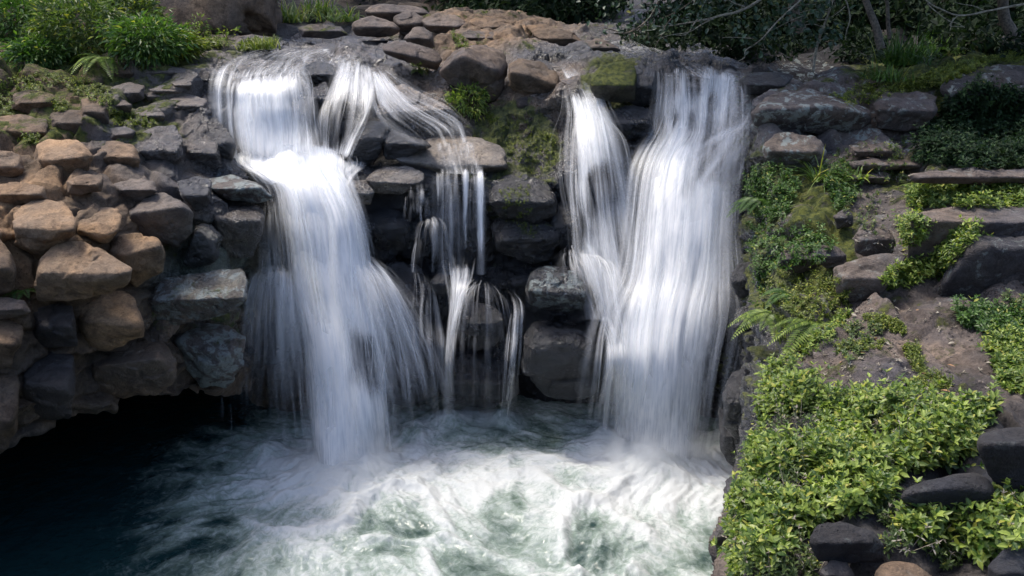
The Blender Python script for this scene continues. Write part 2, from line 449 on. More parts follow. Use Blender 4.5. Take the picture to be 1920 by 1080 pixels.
loft('left_bank_rock', left, 620, 760, cell=.62, amp=.12, crack=.10, tilt=.32, seed=11, squash=(.85, .85, 1.3), dark_=.75)  # sheet tint lowered to paint shade into the gaps between the blocks
# --- the cliff in the middle with its three shelves
cc = [360, 440, 520, 600, 700, 800, 900, 1000, 1060, 1120, 1200, 1300, 1400, 1460]
def rowz(pys, ds): return [P(x, y, d) for x, y, d in zip(cc, pys, ds)]
mid = [
    [P(x, 900, z=-1.4) for x in cc],
    [P(x, y, z=-.1) + np.array((0, .25, 0)) for x, y in zip(cc, [800, 800, 795, 785, 775, 762, 756, 762, 768, 775, 780, 790, 830, 860])],
    rowz([640, 620, 600, 590, 590, 600, 600, 600, 600, 620, 640, 640, 600, 600], [13.7, 13.6, 13.3, 13.3, 13.6, 13.9, 14, 13.8, 13.7, 13.6, 13.5, 13.5, 13.3, 13.0]),
    rowz([560, 545, 530, 520, 510, 520, 545, 520, 510, 520, 545, 560, 520, 500], [13.6, 13.4, 13.1, 13.1, 13.4, 13.7, 13.8, 13.6, 13.5, 13.4, 13.3, 13.3, 13.3, 13.0]),
    rowz([520, 505, 495, 490, 488, 488, 500, 492, 485, 485, 500, 520, 480, 460], [14.1, 13.8, 13.5, 13.5, 14, 14.2, 14.3, 14.2, 14.1, 14, 13.8, 13.8, 13.5, 13.2]),
    rowz([360, 350, 350, 345, 350, 345, 338, 345, 330, 275, 270, 290, 300, 300], [14, 13.6, 13.3, 13.3, 13.6, 13.6, 13.6, 13.9, 13.9, 13.9, 13.8, 13.9, 13.6, 13.3]),
    rowz([310, 305, 305, 300, 300, 292, 295, 300, 260, 255, 258, 270, 250, 250], [14.2, 14.0, 13.9, 13.9, 14.2, 14.3, 14.4, 14.3, 14.4, 14.3, 14.2, 14.2, 14, 13.7]),
    rowz([170, 160, 165, 190, 235, 262, 268, 200, 165, 175, 185, 170, 175, 200], [14.4, 14.5, 14.4, 14.6, 14.7, 14.7, 14.8, 14.9, 15, 14.8, 14.7, 14.6, 14.2, 13.8]),
    rowz([140, 140, 135, 130, 145, 190, 190, 125, 112, 118, 125, 146, 148, 160], [15, 15.1, 15.2, 15.2, 15.4, 15.4, 15.4, 15.8, 16, 15.8, 15.6, 15.2, 14.7, 14.2]),
    rowz([95, 95, 94, 92, 90, 80, 75, 82, 100, 103, 110, 122, 130, 140], [17, 17, 17.2, 17.4, 17.5, 17.4, 17.4, 17.5, 17.3, 17.2, 16.8, 16.4, 16, 15.6]),
    rowz([80, 78, 76, 74, 70, 30, 25, 45, 66, 80, 90, 98, 108, 120], [20, 20, 20, 20, 20, 20.2, 20.2, 20.2, 20, 19.5, 19, 18.6, 18.2, 18]),
    rowz([40, 40, 40, 40, 38, 14, 18, 30, 42, 52, 62, 78, 92, 110], [23, 23, 23, 23, 23, 23, 23, 23, 23, 23, 22.5, 22, 21, 20]),
]
for k_ in range(0, 6):
    mid[k_][0] = P(250, [900, 800, 640, 560, 520, 440][k_], 15.6); mid[k_][1] = mid[k_][1] + np.array((-.1, .7, 0))
loft('cliff_rock', mid, 700, 760, cell=1.35, amp=.13, crack=.05, tilt=.20, seed=23, squash=(1, 1, 1.1), post=lambda V: 1 - .2 * ss(14.8, 16.5, V[:, 1]), fine=.15)
# --- the right bank, from the head of the falls down to the ledge near the camera
def colr(base, *pts): return [P(base[0], base[1] + 260, z=-1.6), P(base[0], base[1], z=-.1)] + [P(*p) for p in pts]
right = [
    colr((1470, 800), (1470, 620, 14.0), (1470, 420, 14.0), (1480, 260, 14.0), (1490, 150, 14.4), (1600, 132, 14.8), (1750, 118, 15.2), (1920, 90, 15.8), (2400, 60, 17)),
    colr((1415, 830), (1400, 620, 12.8), (1400, 420, 12.8), (1405, 260, 13.0), (1420, 185, 13.3), (1560, 160, 13.6), (1750, 150, 13.8), (1920, 125, 14), (2400, 90, 15)),
    colr((1405, 880), (1405, 680, 11.3), (1410, 520, 11.5), (1430, 400, 11.7), (1460, 300, 12.0), (1580, 275, 12.6), (1740, 262, 12.8), (1920, 240, 12.8), (2400, 220, 13)),
    colr((1400, 920), (1415, 720, 10.2), (1420, 600, 10.2), (1440, 500, 10.4), (1480, 400, 10.8), (1600, 345, 11.3), (1740, 322, 11.3), (1920, 322, 11.0), (2400, 320, 10.6)),
    colr((1395, 950), (1400, 800, 9.2), (1420, 680, 9.2), (1450, 570, 9.4), (1510, 480, 9.8), (1620, 430, 10.0), (1740, 395, 9.9), (1920, 390, 9.6), (2400, 390, 9.2)),
    colr((1385, 990), (1400, 860, 7.9), (1425, 760, 7.9), (1470, 680, 8.0), (1530, 610, 8.3), (1640, 565, 8.6), (1750, 545, 8.5), (1920, 560, 8.2), (2400, 570, 7.6)),
    colr((1375, 1030), (1395, 900, 6.6), (1415, 820, 6.6), (1445, 765, 6.6), (1500, 722, 6.7), (1640, 700, 6.8), (1780, 690, 6.7), (1920, 695, 6.5), (2400, 710, 6.0)),
    colr((1360, 1100), (1380, 1000, 5.5), (1395, 930, 5.4), (1415, 885, 5.3), (1470, 860, 5.3), (1600, 855, 5.2), (1760, 850, 5.1), (1920, 850, 5.0), (2400, 870, 4.6)),
    colr((1345, 1250), (1365, 1120, 4.6), (1375, 1070, 4.5), (1395, 1040, 4.3), (1450, 1020, 4.3), (1580, 1020, 4.2), (1750, 1020, 4.1), (1920, 1020, 4.0), (2400, 1040, 3.7)),
    colr((1300, 1900), (1290, 1600, 3.2), (1290, 1500, 3.1), (1310, 1400, 3.0), (1400, 1380, 3), (1560, 1380, 3), (1750, 1380, 2.9), (1920, 1380, 2.8), (2400, 1400, 2.6)),
]
loft('right_bank_rock', right, 620, 860, cell=.75, amp=.12, crack=.07, tilt=.3, seed=37, squash=(.8, .8, 2.4), fine=.09)
# --- what lies behind: the stream bed's far side and the rising forest floor
bc = [-1400, -400, 100, 400, 700, 1000, 1200, 1450, 1700, 2000, 2700, 3600]
def rowb(pys, d): return [P(x, y, d) for x, y in zip(bc, pys)]
back = [rowb([190, 170, 150, 150, 150, 150, 160, 190, 200, 190, 190, 240], 16.5), rowb([95, 75, 60, 90, 85, 75, 92, 112, 115, 98, 80, 100], 20.5),
        rowb([-100, -80, -60, 10, 22, 24, 40, 60, 50, 20, -20, -60], 25), rowb([-500, -420, -300, -150, -60, -60, -40, -60, -100, -200, -300, -400], 30), rowb([-800, -760, -700, -560, -500, -400, -400, -500, -600, -650, -700, -800], 42)]
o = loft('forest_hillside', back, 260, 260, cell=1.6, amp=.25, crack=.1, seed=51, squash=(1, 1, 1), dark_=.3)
# unseen gorge side added behind and beside the camera, to block sky light
th = np.linspace(R(-208), R(24), 26)
ring = [[(-2 + r_ * math.cos(a), 4.5 + r_ * math.sin(a), z_) for a in th] for r_, z_ in ((14.5, -1.5), (15.5, 3), (17.5, 6), (21, 9), (30, 12))]
A_ = len(SHEETS)
loft('sky_blocker_slope', ring, 260, 90, cell=1.8, amp=.5, crack=.2, seed=61, fine=.3)
g_ = SHEETS.pop(); g_.data.materials[0] = M_SLOPE
# bed of the pool and the land under the camera's bank
V = [(-14, -4, -1.6), (9, -4, -1.6), (9, 19, -1.6), (-14, 19, -1.6)]
bed = mkmesh('pool_bed', V, np.array([(0, 1, 2, 3)]), M_SOIL); tag(bed, kind='structure')

def tree_of(obs):
    V, Fc, o = [], [], 0
    for ob in obs:
        me = ob.data; n = len(me.vertices)
        a = np.empty(n * 3, np.float32); me.vertices.foreach_get('co', a)
        a = a.reshape(-1, 3) + np.array(ob.location, np.float32)
        V.append(a)
        Fc += [[i + o for i in p.vertices] for p in me.polygons]
        o += n
    return BVHTree.FromPolygons([Vector(v) for v in np.concatenate(V)], Fc)
BV = {s.name: tree_of([s]) for s in SHEETS}
CAM = Vector((0, 0, CH))
def ray(px, py, tr):
    d = Vector(P(px, py, 10)) - CAM; d.normalize()
    best = None
    for t_ in tr:
        h = t_.ray_cast(CAM, d)
        if h[0] is not None and (best is None or h[3] < best[3]): best = h
    return best
# ================================================================ separate rocks
def ico(level):
    bm = bmesh.new(); bmesh.ops.create_icosphere(bm, subdivisions=level, radius=1)
    V = np.array([v.co[:] for v in bm.verts]); Fc = np.array([[v.index for v in f.verts] for f in bm.faces]); bm.free()
    return V, Fc
ICO = {k: ico(k) for k in (3, 4, 5, 6, 7)}
ROCKS = []
def pts(s): return [tuple(float(a) for a in q.split(',')) for q in s.split()]
def hull_rock(name, label, cat, H, tint, wet=0, moss=0, lich=0, seed=0, level=5, p=30, rough=.05, chip=.05, group=None, fields=True):
    H = np.array(H); c = (H.min(0) + H.max(0)) / 2
    bm = bmesh.new()
    for q in H: bm.verts.new(Vector(q - c))
    bmesh.ops.convex_hull(bm, input=bm.verts)
    bm.normal_update()
    pl = {}
    for f in bm.faces:
        n = f.normal; h = n.dot(f.verts[0].co)
        if h > 1e-3: pl[(round(n.x, 2), round(n.y, 2), round(n.z, 2))] = (n.copy(), h)
    bm.free()
    Nn = np.array([v[0][:] for v in pl.values()]); Hh = np.array([v[1] for v in pl.values()])
    D, Fc = ICO[level]
    ext = (H.max(0) - H.min(0)) / 2
    D = D * np.maximum(ext, ext.max() * .35); D = D / np.linalg.norm(D, axis=1)[:, None]
    k = np.maximum(D @ Nn.T, 0) / Hh
    r = (k ** p).sum(1) ** (-1 / p)
    V = D * r[:, None]
    size = float(np.prod(ext) ** (1 / 3))
    q = V + c
    n1 = fbm(q / size * 1.1 + seed * 7.7, 4, seed) - .5
    n2 = fbm(q * 9 + seed, 4, seed + 5) - .5
    wp = np.stack([fbm(q / size + s_, 2, seed + 60) for s_ in (0, 9, 19)], -1)
    f1, f2, cid, off = worley(q / size * .9 + wp * .8 + seed, seed)
    ch = (off * rv(cid, 2)).sum(1)
    disp = size * (n1 * rough * 5 + ch * chip * 1.6 - chip * .3 * (1 - ss(0, .12, f2 - f1))) + n2 * min(size, .5) * .10
    V = V + D * disp[:, None]
    Vw = V + c
    if fields: at = rock_attrs(Vw)
    else: at = dict(tint=np.ones((len(Vw), 3)), wet=np.zeros(len(Vw)), moss=np.zeros(len(Vw)), lichen=np.zeros(len(Vw)))
    rng = np.random.RandomState(seed)
    T = np.array(TINT[tint]) * rng.uniform(.85, 1.15)
    at['tint'] = at['tint'] * .2 + T * .8 if fields else np.ones((len(Vw), 3)) * T
    at['wet'] = np.full(len(Vw), float(wet)); at['moss'] = at['moss'] * .35 + moss; at['lichen'] = at['lichen'] * .3 + lich
    o = mkmesh(name, Vw, Fc, ROCK, at)
    tag(o, label, cat, group)
    ROCKS.append(o)
    return o
_seed = [100]
def rock(label, out, tint='grey', wet=0, moss=0, lich=0, ridge=None, d=None, dd=0., pr=.45, th=1.1, top=.9, name='boulder', cat='boulder', on=None, level=None, p=30, rough=.05, chip=.05, bot=.3):
    """outline and front edge traced in the photo, set at the depth of the bedrock there, given a real thickness"""
    _seed[0] += 1
    o = pts(out); a = np.array(o); cx, cy = (a.min(0) + a.max(0)) / 2; hy = (a[:, 1].max() - a[:, 1].min()) / 2
    fixed = d is not None
    if d is None:
        h = ray(cx, min(cy + hy * .3, 1075), [BV[on]] if on else BV.values())
        d = h[0].y if h else 13.
    d += dd - (0. if fixed else .25 * ss(280, 360, cy) - .02 if on == 'left_bank_rock' else .12)
    m = d / F * 1.02                                          # metres per pixel there
    hw = (a[:, 0].max() - a[:, 0].min()) / 2 * m; hh = hy * m
    s = math.sqrt(hw * hh)
    H = []
    for x, y in o:
        t = (cy - y) / hy
        off = top * hh * t if t > 0 else bot * hh * -t
        H.append(P(x, y, d + off))
        X, Y = cx + (x - cx) * .75, cy + (y - cy) * .7
        H.append(P(X, Y, d + s * th + off * .5))
    if ridge: r = pts(ridge)
    else: r = [(cx + (a[:, 0].max() - cx) * t, cy + hy * (.02 + .1 * random.Random(_seed[0] + i).uniform(-1, 1))) for i, t in enumerate((-.62, 0, .62))]
    for x, y in r: H.append(P(x, y, d - pr * s))
    px_size = math.sqrt((a[:, 0].max() - a[:, 0].min()) * hy * 2)
    if level is None: level = 3 if px_size < 18 else 4 if px_size < 45 else 5 if px_size < 130 else 6
    return hull_rock(name, label, cat, H, tint, wet, moss, lich, _seed[0], level, p, rough, chip)
B = dict(name='basalt_block', cat='rock block')
# --- left bank
L_ = 'left_bank_rock'
rock('tan basalt block with a broad pitted top, highest in the left stack', '20,395 62,372 120,380 143,405 141,440 110,462 60,478 25,462', 'tan', ridge='24,425 50,447 95,448 138,432', on=L_, top=1.6, **B)
rock('small flat tan block wedged behind the big tan boulders', '143,395 175,385 215,387 230,405 225,430 203,458 178,455 142,440', 'tan', ridge='150,432 185,448 205,440', on=L_, dd=.05, top=1.6, **B)
rock('big tan boulder jutting out of the left bank with pointed right end', '63,520 66,500 110,458 140,453 185,463 252,503 245,532 205,552 120,568 66,566', 'tan', ridge='68,510 105,522 150,522 175,531 240,512', on=L_, dd=-.35, pr=.35)
rock('squarish tan boulder with a flat top beside the pointed one', '203,455 222,440 298,444 310,480 305,510 255,540 238,520 205,480', 'tan', ridge='228,478 262,474 300,462', on=L_, dd=-.1, **B)
rock('large grey faceted boulder above the squarish tan one', '232,395 275,362 310,357 350,380 370,405 362,440 330,467 300,450 245,438 230,420', 'grey', .25, ridge='240,400 290,392 345,385', on=L_, dd=-.05)
rock('curved dark wet rock with moss in its left crack', '360,430 372,418 398,418 417,440 415,485 395,500 345,505 340,498 362,460', 'dark', 1, .15, ridge='372,430 400,450 404,480', on=L_, dd=-.15, rough=.06)
rock('pale topped dark fronted rock at the edge of the left fall', '395,408 420,378 480,382 500,400 495,440 478,485 420,487 412,440', 'grey', .7, .08, ridge='402,408 440,418 488,412', on=L_, dd=-.25, top=1.5)
rock('long wet block streaked green beside the left fall', '268,560 300,520 350,512 455,498 470,515 468,565 420,598 330,612 285,612', 'grey', .8, .22, 1.6, ridge='290,565 350,560 455,560', on=L_, dd=-.3, **B)
rock('rounded tan block under the pointed boulder', '140,565 180,545 235,543 255,560 277,610 272,635 200,657 165,655 150,610', 'tan', .05, ridge='160,600 200,612 262,615', on=L_, dd=-.05, **B)
rock('pale green slab face at the bottom right of the left bank', '310,620 360,600 430,605 465,630 462,690 425,730 375,728 335,680', 'grey', .6, .22, 2.2, ridge='330,640 385,690 400,695 430,665', on=L_, dd=-.3, pr=.35, **B)
rock('dark block with a tan left side under the round one', '162,665 205,645 270,632 300,634 335,680 336,710 300,742 190,755 165,735', 'brown', .35, ridge='175,690 230,680 300,672', on=L_, dd=-.1, **B)
rock('dark shaded block tucked under the big tan boulder', '60,580 100,570 138,570 143,610 148,650 95,655 60,640', 'dark', .3, on=L_, dd=.1, **B)
rock('nearly black block low in the left bank above the cave', '28,665 90,655 140,662 143,740 130,780 70,792 35,760', 'dark', .4, on=L_, dd=-.05, **B)
rock('brown rock cut by the left edge of the picture', '-60,440 0,440 20,470 33,520 28,545 0,555 -70,560', 'brown', on=L_, dd=-.05)
rock('grey flat rock under the brown edge rock', '-60,560 5,556 48,562 60,585 30,595 -60,605', 'grey', on=L_)
rock('brown mossy block above the lowest left corner rock', '-50,600 20,597 46,610 44,645 20,690 -50,690', 'brown', 0, .25, on=L_, **B)
rock('brown corner rock hanging lowest over the dark cave', '-60,690 10,680 32,700 38,760 35,810 0,852 -60,880', 'brown', 0, .2, on=L_, dd=-.15)
rock('tan block on the left edge below the slab', '-40,285 0,278 40,288 47,320 30,338 0,342 -40,345', 'tan', on=L_, **B)
rock('wide tan block with a rounded lower edge on the slab', '67,272 90,258 150,263 175,290 172,322 130,335 90,322 68,300', 'tan', on=L_, top=1.6, **B)
rock('tan and grey cube block split by a thin crack', '175,268 215,262 250,272 266,300 262,325 205,328 178,320', 'brown', .05, on=L_, top=1.5, **B)
rock('small brown block standing above the wide tan one', '95,212 140,203 165,212 168,240 160,262 120,262 93,240', 'brown', 0, .1, on=L_, top=1.6, **B)
rock('brown block beside a dark square crevice', '150,185 185,178 203,190 204,232 175,240 152,222', 'brown', on=L_, top=1.5, **B)
rock('long brown block at the far left of the slab', '-20,220 40,213 90,222 92,250 50,270 -20,278', 'brown', 0, .2, on=L_, top=1.6, **B)
rock('brown slab block with grass on its back edge', '22,175 60,166 105,178 107,205 60,215 20,205', 'brown', 0, .25, on=L_, top=1.6, **B)
rock('grey dry block beside the mossy hollow of the slab', '204,240 235,236 254,245 252,266 225,268 206,262', 'grey', .1, on=L_, top=1.3, **B)
rock('big dark wet block with ridged top on the slab', '250,255 270,240 330,232 346,262 345,300 325,330 290,322 262,300', 'grey', .75, on=L_, rough=.07, **B)
rock('dark wet cube block nearest the left fall', '338,252 365,246 408,262 420,310 400,328 350,322 345,300', 'grey', .9, on=L_, dd=-.1, rough=.07, **B)
rock('smooth wet nose of rock at the left edge of the first fall', '380,225 400,215 425,240 441,272 438,300 425,318 415,285 385,250', 'dark', 1, on=L_, dd=-.15)
rock('oval grey wet stone lying on the slab', '250,212 275,204 305,208 312,220 300,230 265,228', 'grey', .45, on=L_, top=1.5)
rock('flat wet stone above the ridged dark block', '303,200 320,190 352,196 360,210 330,214', 'grey', .45, on=L_, top=1.5)
rock('wet plate of rock ending in a dark step by the lip', '318,186 350,176 390,186 392,212 385,222 360,208', 'grey', .5, on=L_, top=1.6)
rock('long thin wet stone high on the slab', '278,168 305,159 340,166 343,180 325,182 290,176', 'grey', .45, on=L_, top=1.6)
rock('small wet stone between the thin one and the stream', '320,155 345,148 362,158 355,171 330,169', 'grey', .45, on=L_, top=1.6)
rock('grey wet stone left of the long thin one', '270,176 295,169 312,180 305,192 280,190', 'grey', .45, on=L_, top=1.6)
rock('dull grey stone next to the brown crevice block', '200,190 225,183 248,196 247,213 215,212', 'mauve', .2, on=L_, top=1.6)
rock('broad grey flagstone near the top of the slab', '206,165 240,153 270,160 272,185 245,196 215,186', 'mauve', .3, on=L_, top=1.6)
rock('brown flagstone with moss near the shrub', '193,130 230,120 260,130 258,150 220,157 195,150', 'brown', 0, .2, on=L_, top=1.6)
rock('curved grey wet flag leading to the stream head', '268,135 310,122 362,132 380,148 340,150 290,150', 'grey', .45, on=L_, top=1.6)
rock('small wet rock in the water at the stream head', '365,150 385,140 405,148 404,160 378,160', 'dark', 1, on=L_, top=1.4)
rock('dark grey stone under the tan and grey cube', '212,345 245,332 290,340 300,360 260,378 220,375', 'grey', .15, on=L_, top=1.4)
rock('flat brown stone in front of the slab edge', '122,340 160,325 195,328 190,358 150,366 125,362', 'brown', 0, .1, on=L_, top=1.5)
rock('dark brown mossy stone under the slab at the left edge', '-20,350 40,340 85,350 90,375 40,388 -20,385', 'brown', 0, .3, on=L_, top=1.4)
rock('wet bluish rock below the dark cube block', '330,340 365,328 400,340 395,380 370,400 340,372', 'dark', 1, on=L_)
rock('pale lichened rock hugging the white main fall', '375,340 430,325 490,345 513,372 480,382 420,372', 'grey', .5, .14, 2.0, on=L_, dd=-.15, top=1.3)
# --- head of the falls and the middle
C_ = 'cliff_rock'
rock('dark wet rock parting the water at the top of the left fall', '563,128 590,113 625,118 633,140 625,165 595,158 565,145', 'dark', 1, on=C_, dd=-.25, top=1.3)
rock('narrow wet rock under the parted water', '585,165 612,150 622,180 612,215 590,222 582,190', 'dark', 1, on=C_, dd=-.2)
rock('brown two-lobed boulder overhanging the left stream', '713,85 740,75 770,78 815,92 832,112 820,133 775,118 735,108 715,100', 'mauve', .05, ridge='722,95 770,102 818,118', on=C_, d=16.0, dd=0, top=.7)
rock('pointed brown rock behind the two-lobed boulder', '757,72 775,52 795,48 812,62 815,88 800,95 770,85', 'mauve', .15, on=C_, d=17.0, top=.5, pr=.7)
rock('biggest brown faceted boulder crowning the centre', '820,140 835,110 860,85 910,82 950,95 957,135 945,175 925,197 895,185 850,165', 'mauve', 0, .02, ridge='862,100 890,120 935,132', on=C_, d=15.4, dd=0, pr=.6, p=22)
rock('flat mossy rock behind the biggest centre boulder', '853,68 880,57 925,60 937,72 920,83 870,80', 'grey', 0, .3, on=C_, d=17.6, top=.5, pr=.7)
rock('smooth brown slab on the centre ridge', '787,38 820,24 858,28 880,45 860,70 815,66 795,55', 'mauve', .15, on=C_, d=18.8, top=.5, pr=.7)
rock('brown slab facing the forest on the centre ridge', '880,42 915,30 960,40 975,62 940,70 900,62', 'brown', 0, .1, on=C_, d=18.6, top=.5, pr=.7)
rock('dark faceted rock leaning on the biggest centre boulder', '948,120 975,108 1020,115 1050,140 1053,175 1025,192 975,185 950,165', 'brown', .1, ridge='960,135 1000,142 1045,160', on=C_, d=15.2)
rock('dark brown wedge of rock below the centre boulders', '955,165 1000,152 1045,178 1058,215 1045,245 1010,240 965,210', 'dark', .15, .05, on=C_, d=15.3)
rock('long sloping slab running back along the centre ridge', '985,48 1020,42 1075,62 1103,85 1095,102 1050,98 1003,72', 'brown', 0, .1, on=C_, d=18.4, top=.5, pr=.7)
rock('purplish slab at the end of the centre ridge', '1085,78 1130,72 1165,92 1170,106 1120,106 1090,98', 'mauve', .2, on=C_, d=17.8, top=1.4)
rock('left boulder in the brown row across the stream', '652,40 690,28 735,36 757,55 745,72 700,75 657,68', 'mauve', .1, on=C_, d=18.6, p=9, top=.5, pr=.7)
rock('right boulder in the brown row across the stream', '733,28 775,16 803,35 798,62 765,74 738,60', 'mauve', .1, on=C_, d=19.0, p=9, top=.5, pr=.7)
rock('broad rounded rock above the brown row across the stream', '672,22 700,5 750,6 800,14 820,32 780,42 700,40', 'mauve', .1, on=C_, d=20.0, p=9, top=.6, pr=.7)
rock('mossy low rock at the far stream edge under the ferns', '555,52 590,44 640,50 655,66 620,74 565,70', 'grey', 0, .5, on=C_, d=19.0)
rock('dark rounded rock on the far bank left of the ferns', '340,82 370,72 420,76 435,92 400,102 350,98', 'brown', 0, .35, on=C_, d=17.6)
rock('dark rock ledge at the far bank of the left stream', '425,72 470,62 515,70 520,86 470,92 430,88', 'grey', 0, .3, on=C_, d=18.3)
rock('pale wet slope under the sliding sheet of water', '700,215 722,165 750,150 810,190 868,236 888,262 840,270 770,262 715,245', 'pale', .8, d=14.6, dd=0, top=1.2, pr=.15, on=C_, name='rock_slab', cat='rock slab')
rock('glistening wet dome beside the second cascade', '640,300 650,265 675,240 700,222 727,232 728,262 705,300 680,315', 'dark', 1, ridge='670,262 700,252 715,262', on=C_, dd=-.35, th=.9)
rock('wet block right of the glistening dome', '712,262 735,240 765,250 800,262 812,275 770,280 755,300 720,302', 'dark', 1, on=C_, dd=-.3)
rock('pale pitted ledge with water spilling off its front', '732,290 760,268 830,256 900,258 950,275 958,318 905,330 820,330 760,322', 'pale', .35, ridge='745,300 830,318 945,312', on=C_, dd=-.25, top=1.7, pr=.3, bot=.5, name='rock_ledge', cat='rock ledge')
rock('block with pale wet top under the pitted ledge', '685,335 715,312 760,308 800,325 795,350 750,365 700,362', 'pale', .8, ridge='695,340 740,345 788,345', on=C_, dd=-.2, top=1.5)
rock('pale knob at the right edge of the main fall', '642,355 660,338 690,338 703,360 695,385 665,385', 'pale', .9, on=C_, dd=-.2)
rock('dark mossy block hanging under the pitted ledge', '915,350 940,328 1010,330 1058,360 1055,410 1000,425 930,418 908,385', 'dark', .7, .15, on=C_, dd=-.42, p=10, pr=.6, rough=.08, **B)
rock('dark green-tinted block below the mossy hanging one', '912,410 940,398 1000,400 1050,415 1060,455 1035,492 960,492 918,470', 'dark', .8, .15, on=C_, dd=-.42, p=10, pr=.6, rough=.08, **B)
rock('black wet block squeezed beside the right stream', '1032,378 1060,360 1090,385 1090,450 1065,480 1035,465', 'dark', 1, on=C_, dd=-.42, p=10, pr=.6, rough=.08, **B)
rock('mossy boulder splitting the stream before the right falls', '1105,150 1125,120 1160,112 1190,118 1196,150 1190,190 1150,197 1115,185', 'olive', .3, .55, ridge='1112,160 1150,158 1188,160', on=C_, dd=-.5)
rock('dark smooth rock right of the mossy boulder', '1175,125 1205,118 1232,130 1232,195 1205,202 1178,195', 'dark', .6, .05, on=C_, dd=-.35)
rock('black rough block between the two right falls', '1130,205 1180,196 1228,205 1226,245 1200,265 1160,262 1135,240', 'dark', .8, on=C_, dd=-.35, rough=.08, **B)
rock('round dark stone perched in the central trickle', '805,525 820,510 840,512 850,530 845,548 820,553 808,542', 'dark', .9, on=C_, d=12.9, dd=0)
rock('big round boulder glimpsed under a veil of water', '853,600 865,565 890,552 925,560 950,590 952,630 930,662 885,668 860,645', 'dark', .9, ridge='865,600 900,610 940,605', on=C_, d=12.9, dd=0, rough=.04, chip=.02, p=8)
rock('green and white stained boulder between the falls', '975,545 985,510 1030,490 1080,495 1108,520 1112,560 1095,588 1040,592 990,580', 'dark', .9, .28, 1.9, ridge='985,545 1035,550 1100,555', on=C_, d=12.7, dd=0, top=1.1, p=9, pr=.6, chip=.04)
rock('massive dark block standing in the pool between the falls', '980,596 1040,580 1110,588 1146,640 1144,715 1110,765 1025,768 980,725', 'dark', 1, .03, ridge='1000,640 1050,650 1120,645', on=C_, d=12.65, dd=0, p=8, pr=.6, chip=.09, rough=.08, **B)
rock('wet shelf rock right of the main fall', '690,515 725,495 785,498 812,540 815,610 770,650 715,640 695,575', 'dark', .9, on=C_, dd=-.42)
rock('small wet ledge block behind the arching trickle', '735,418 765,400 800,405 815,445 808,488 760,492 735,470', 'dark', 1, on=C_, dd=-.42, p=10, pr=.6, rough=.08, **B)
rock('tall wet dark block beside the main fall', '660,378 690,355 750,360 775,400 768,462 735,495 690,498 662,460', 'dark', .9, .05, on=C_, dd=-.42, p=10, pr=.6, rough=.08, **B)
rock('broad dark wet rock face behind the central trickles', '790,345 830,332 900,335 925,380 925,460 890,500 820,498 790,440', 'dark', 1, .03, on=C_, dd=-.1, p=9, rough=.09, pr=.3, top=.4)
rock('dark bulging rock at pool level below the round boulder', '820,690 850,660 950,655 985,690 985,750 930,775 850,770 815,740', 'dark', 1, 0, on=C_, d=13.1, dd=0, p=9, rough=.08)
rock('dark wet mass under the spray left of the ragged trickle', '700,620 740,600 810,610 835,670 830,740 780,775 715,765 695,690', 'dark', 1, 0, on=C_, d=13.2, dd=0, p=9, rough=.08)
rock('hidden hump of rock splitting the foot of the left fall', '470,560 490,520 520,512 545,530 555,600 540,680 490,690 468,640', 'dark', 1, on=C_, d=13.0, dd=0, name='boulder')
# --- right bank
R_ = 'right_bank_rock'
rock('smooth dark rock at the right lip of the falls', '1385,150 1410,135 1460,135 1490,142 1475,165 1440,182 1392,178', 'dark', .3, on=C_, d=14.0, dd=0, top=1.2)
rock('boulder blotched with pale blue lichen at the cliff top', '1405,215 1430,180 1480,168 1545,172 1600,190 1640,205 1640,235 1600,252 1500,250 1420,250', 'grey', 0, .02, 1.3, ridge='1425,205 1500,200 1570,195 1625,215', on=R_, dd=-.3, top=1.3, p=22)
rock('overhanging flat-topped block beside the lichen boulder', '1636,195 1660,172 1720,168 1758,180 1760,205 1745,238 1690,250 1645,240', 'mauve', 0, .02, .3, ridge='1642,205 1700,205 1752,208', on=R_, dd=-.3, top=1.4, **B)
rock('dark hooded rock in the vines at the right edge', '1760,165 1800,130 1860,116 1920,120 1990,140 1990,200 1900,240 1810,225 1770,205', 'dark', 0, .05, .5, ridge='1790,175 1860,165 1960,175', on=R_, dd=-.3)
rock('rounded grey boulder under the lichen one', '1428,270 1455,250 1500,248 1540,262 1552,290 1540,315 1470,322 1432,305', 'grey', .05, .05, .8, on=R_, dd=-.35)
for i, (lab, s_) in enumerate([('uppermost thin strata slab in the shaded notch', '1590,272 1650,268 1680,282 1675,298 1600,296'), ('second strata slab in the shaded notch', '1585,302 1640,296 1740,300 1745,316 1640,322 1590,318'),
        ('third strata slab broken at its right end', '1590,330 1660,318 1672,328 1668,345 1600,348'), ('long strata slab running to the right edge', '1690,325 1800,316 1990,318 1990,344 1800,346 1700,344')]):
    rock(lab, s_, 'mauve', 0, .05, .2, on=R_, dd=-.15, top=1.8, name='rock_slab', cat='rock slab', p=14, rough=.11)
rock('wide flat block with moss crust along its edge', '1700,398 1760,386 1860,384 1990,386 1990,450 1860,470 1740,505 1705,500', 'mauve', 0, .12, .2, ridge='1710,412 1800,415 1980,415', on=R_, dd=-.1, top=1.8, **B)
rock('black fronted block with a flat pale top near the right edge', '1760,560 1775,500 1815,440 1850,432 1990,430 1990,590 1900,600 1800,588', 'dark', 0, 0, .35, ridge='1782,520 1822,462 1900,458 1980,460', on=R_, d=8.6, dd=0, top=.5, p=24, **B)
rock('cracked dark hump on top of the fern wall', '1455,500 1462,475 1485,457 1520,460 1535,480 1530,505 1500,515', 'mauve', 0, .1, .2, on=R_, dd=-.25)
rock('smaller cracked hump beside the fern wall one', '1522,480 1540,458 1570,462 1590,478 1585,500 1550,506', 'mauve', 0, .05, .2, on=R_, dd=-.25)
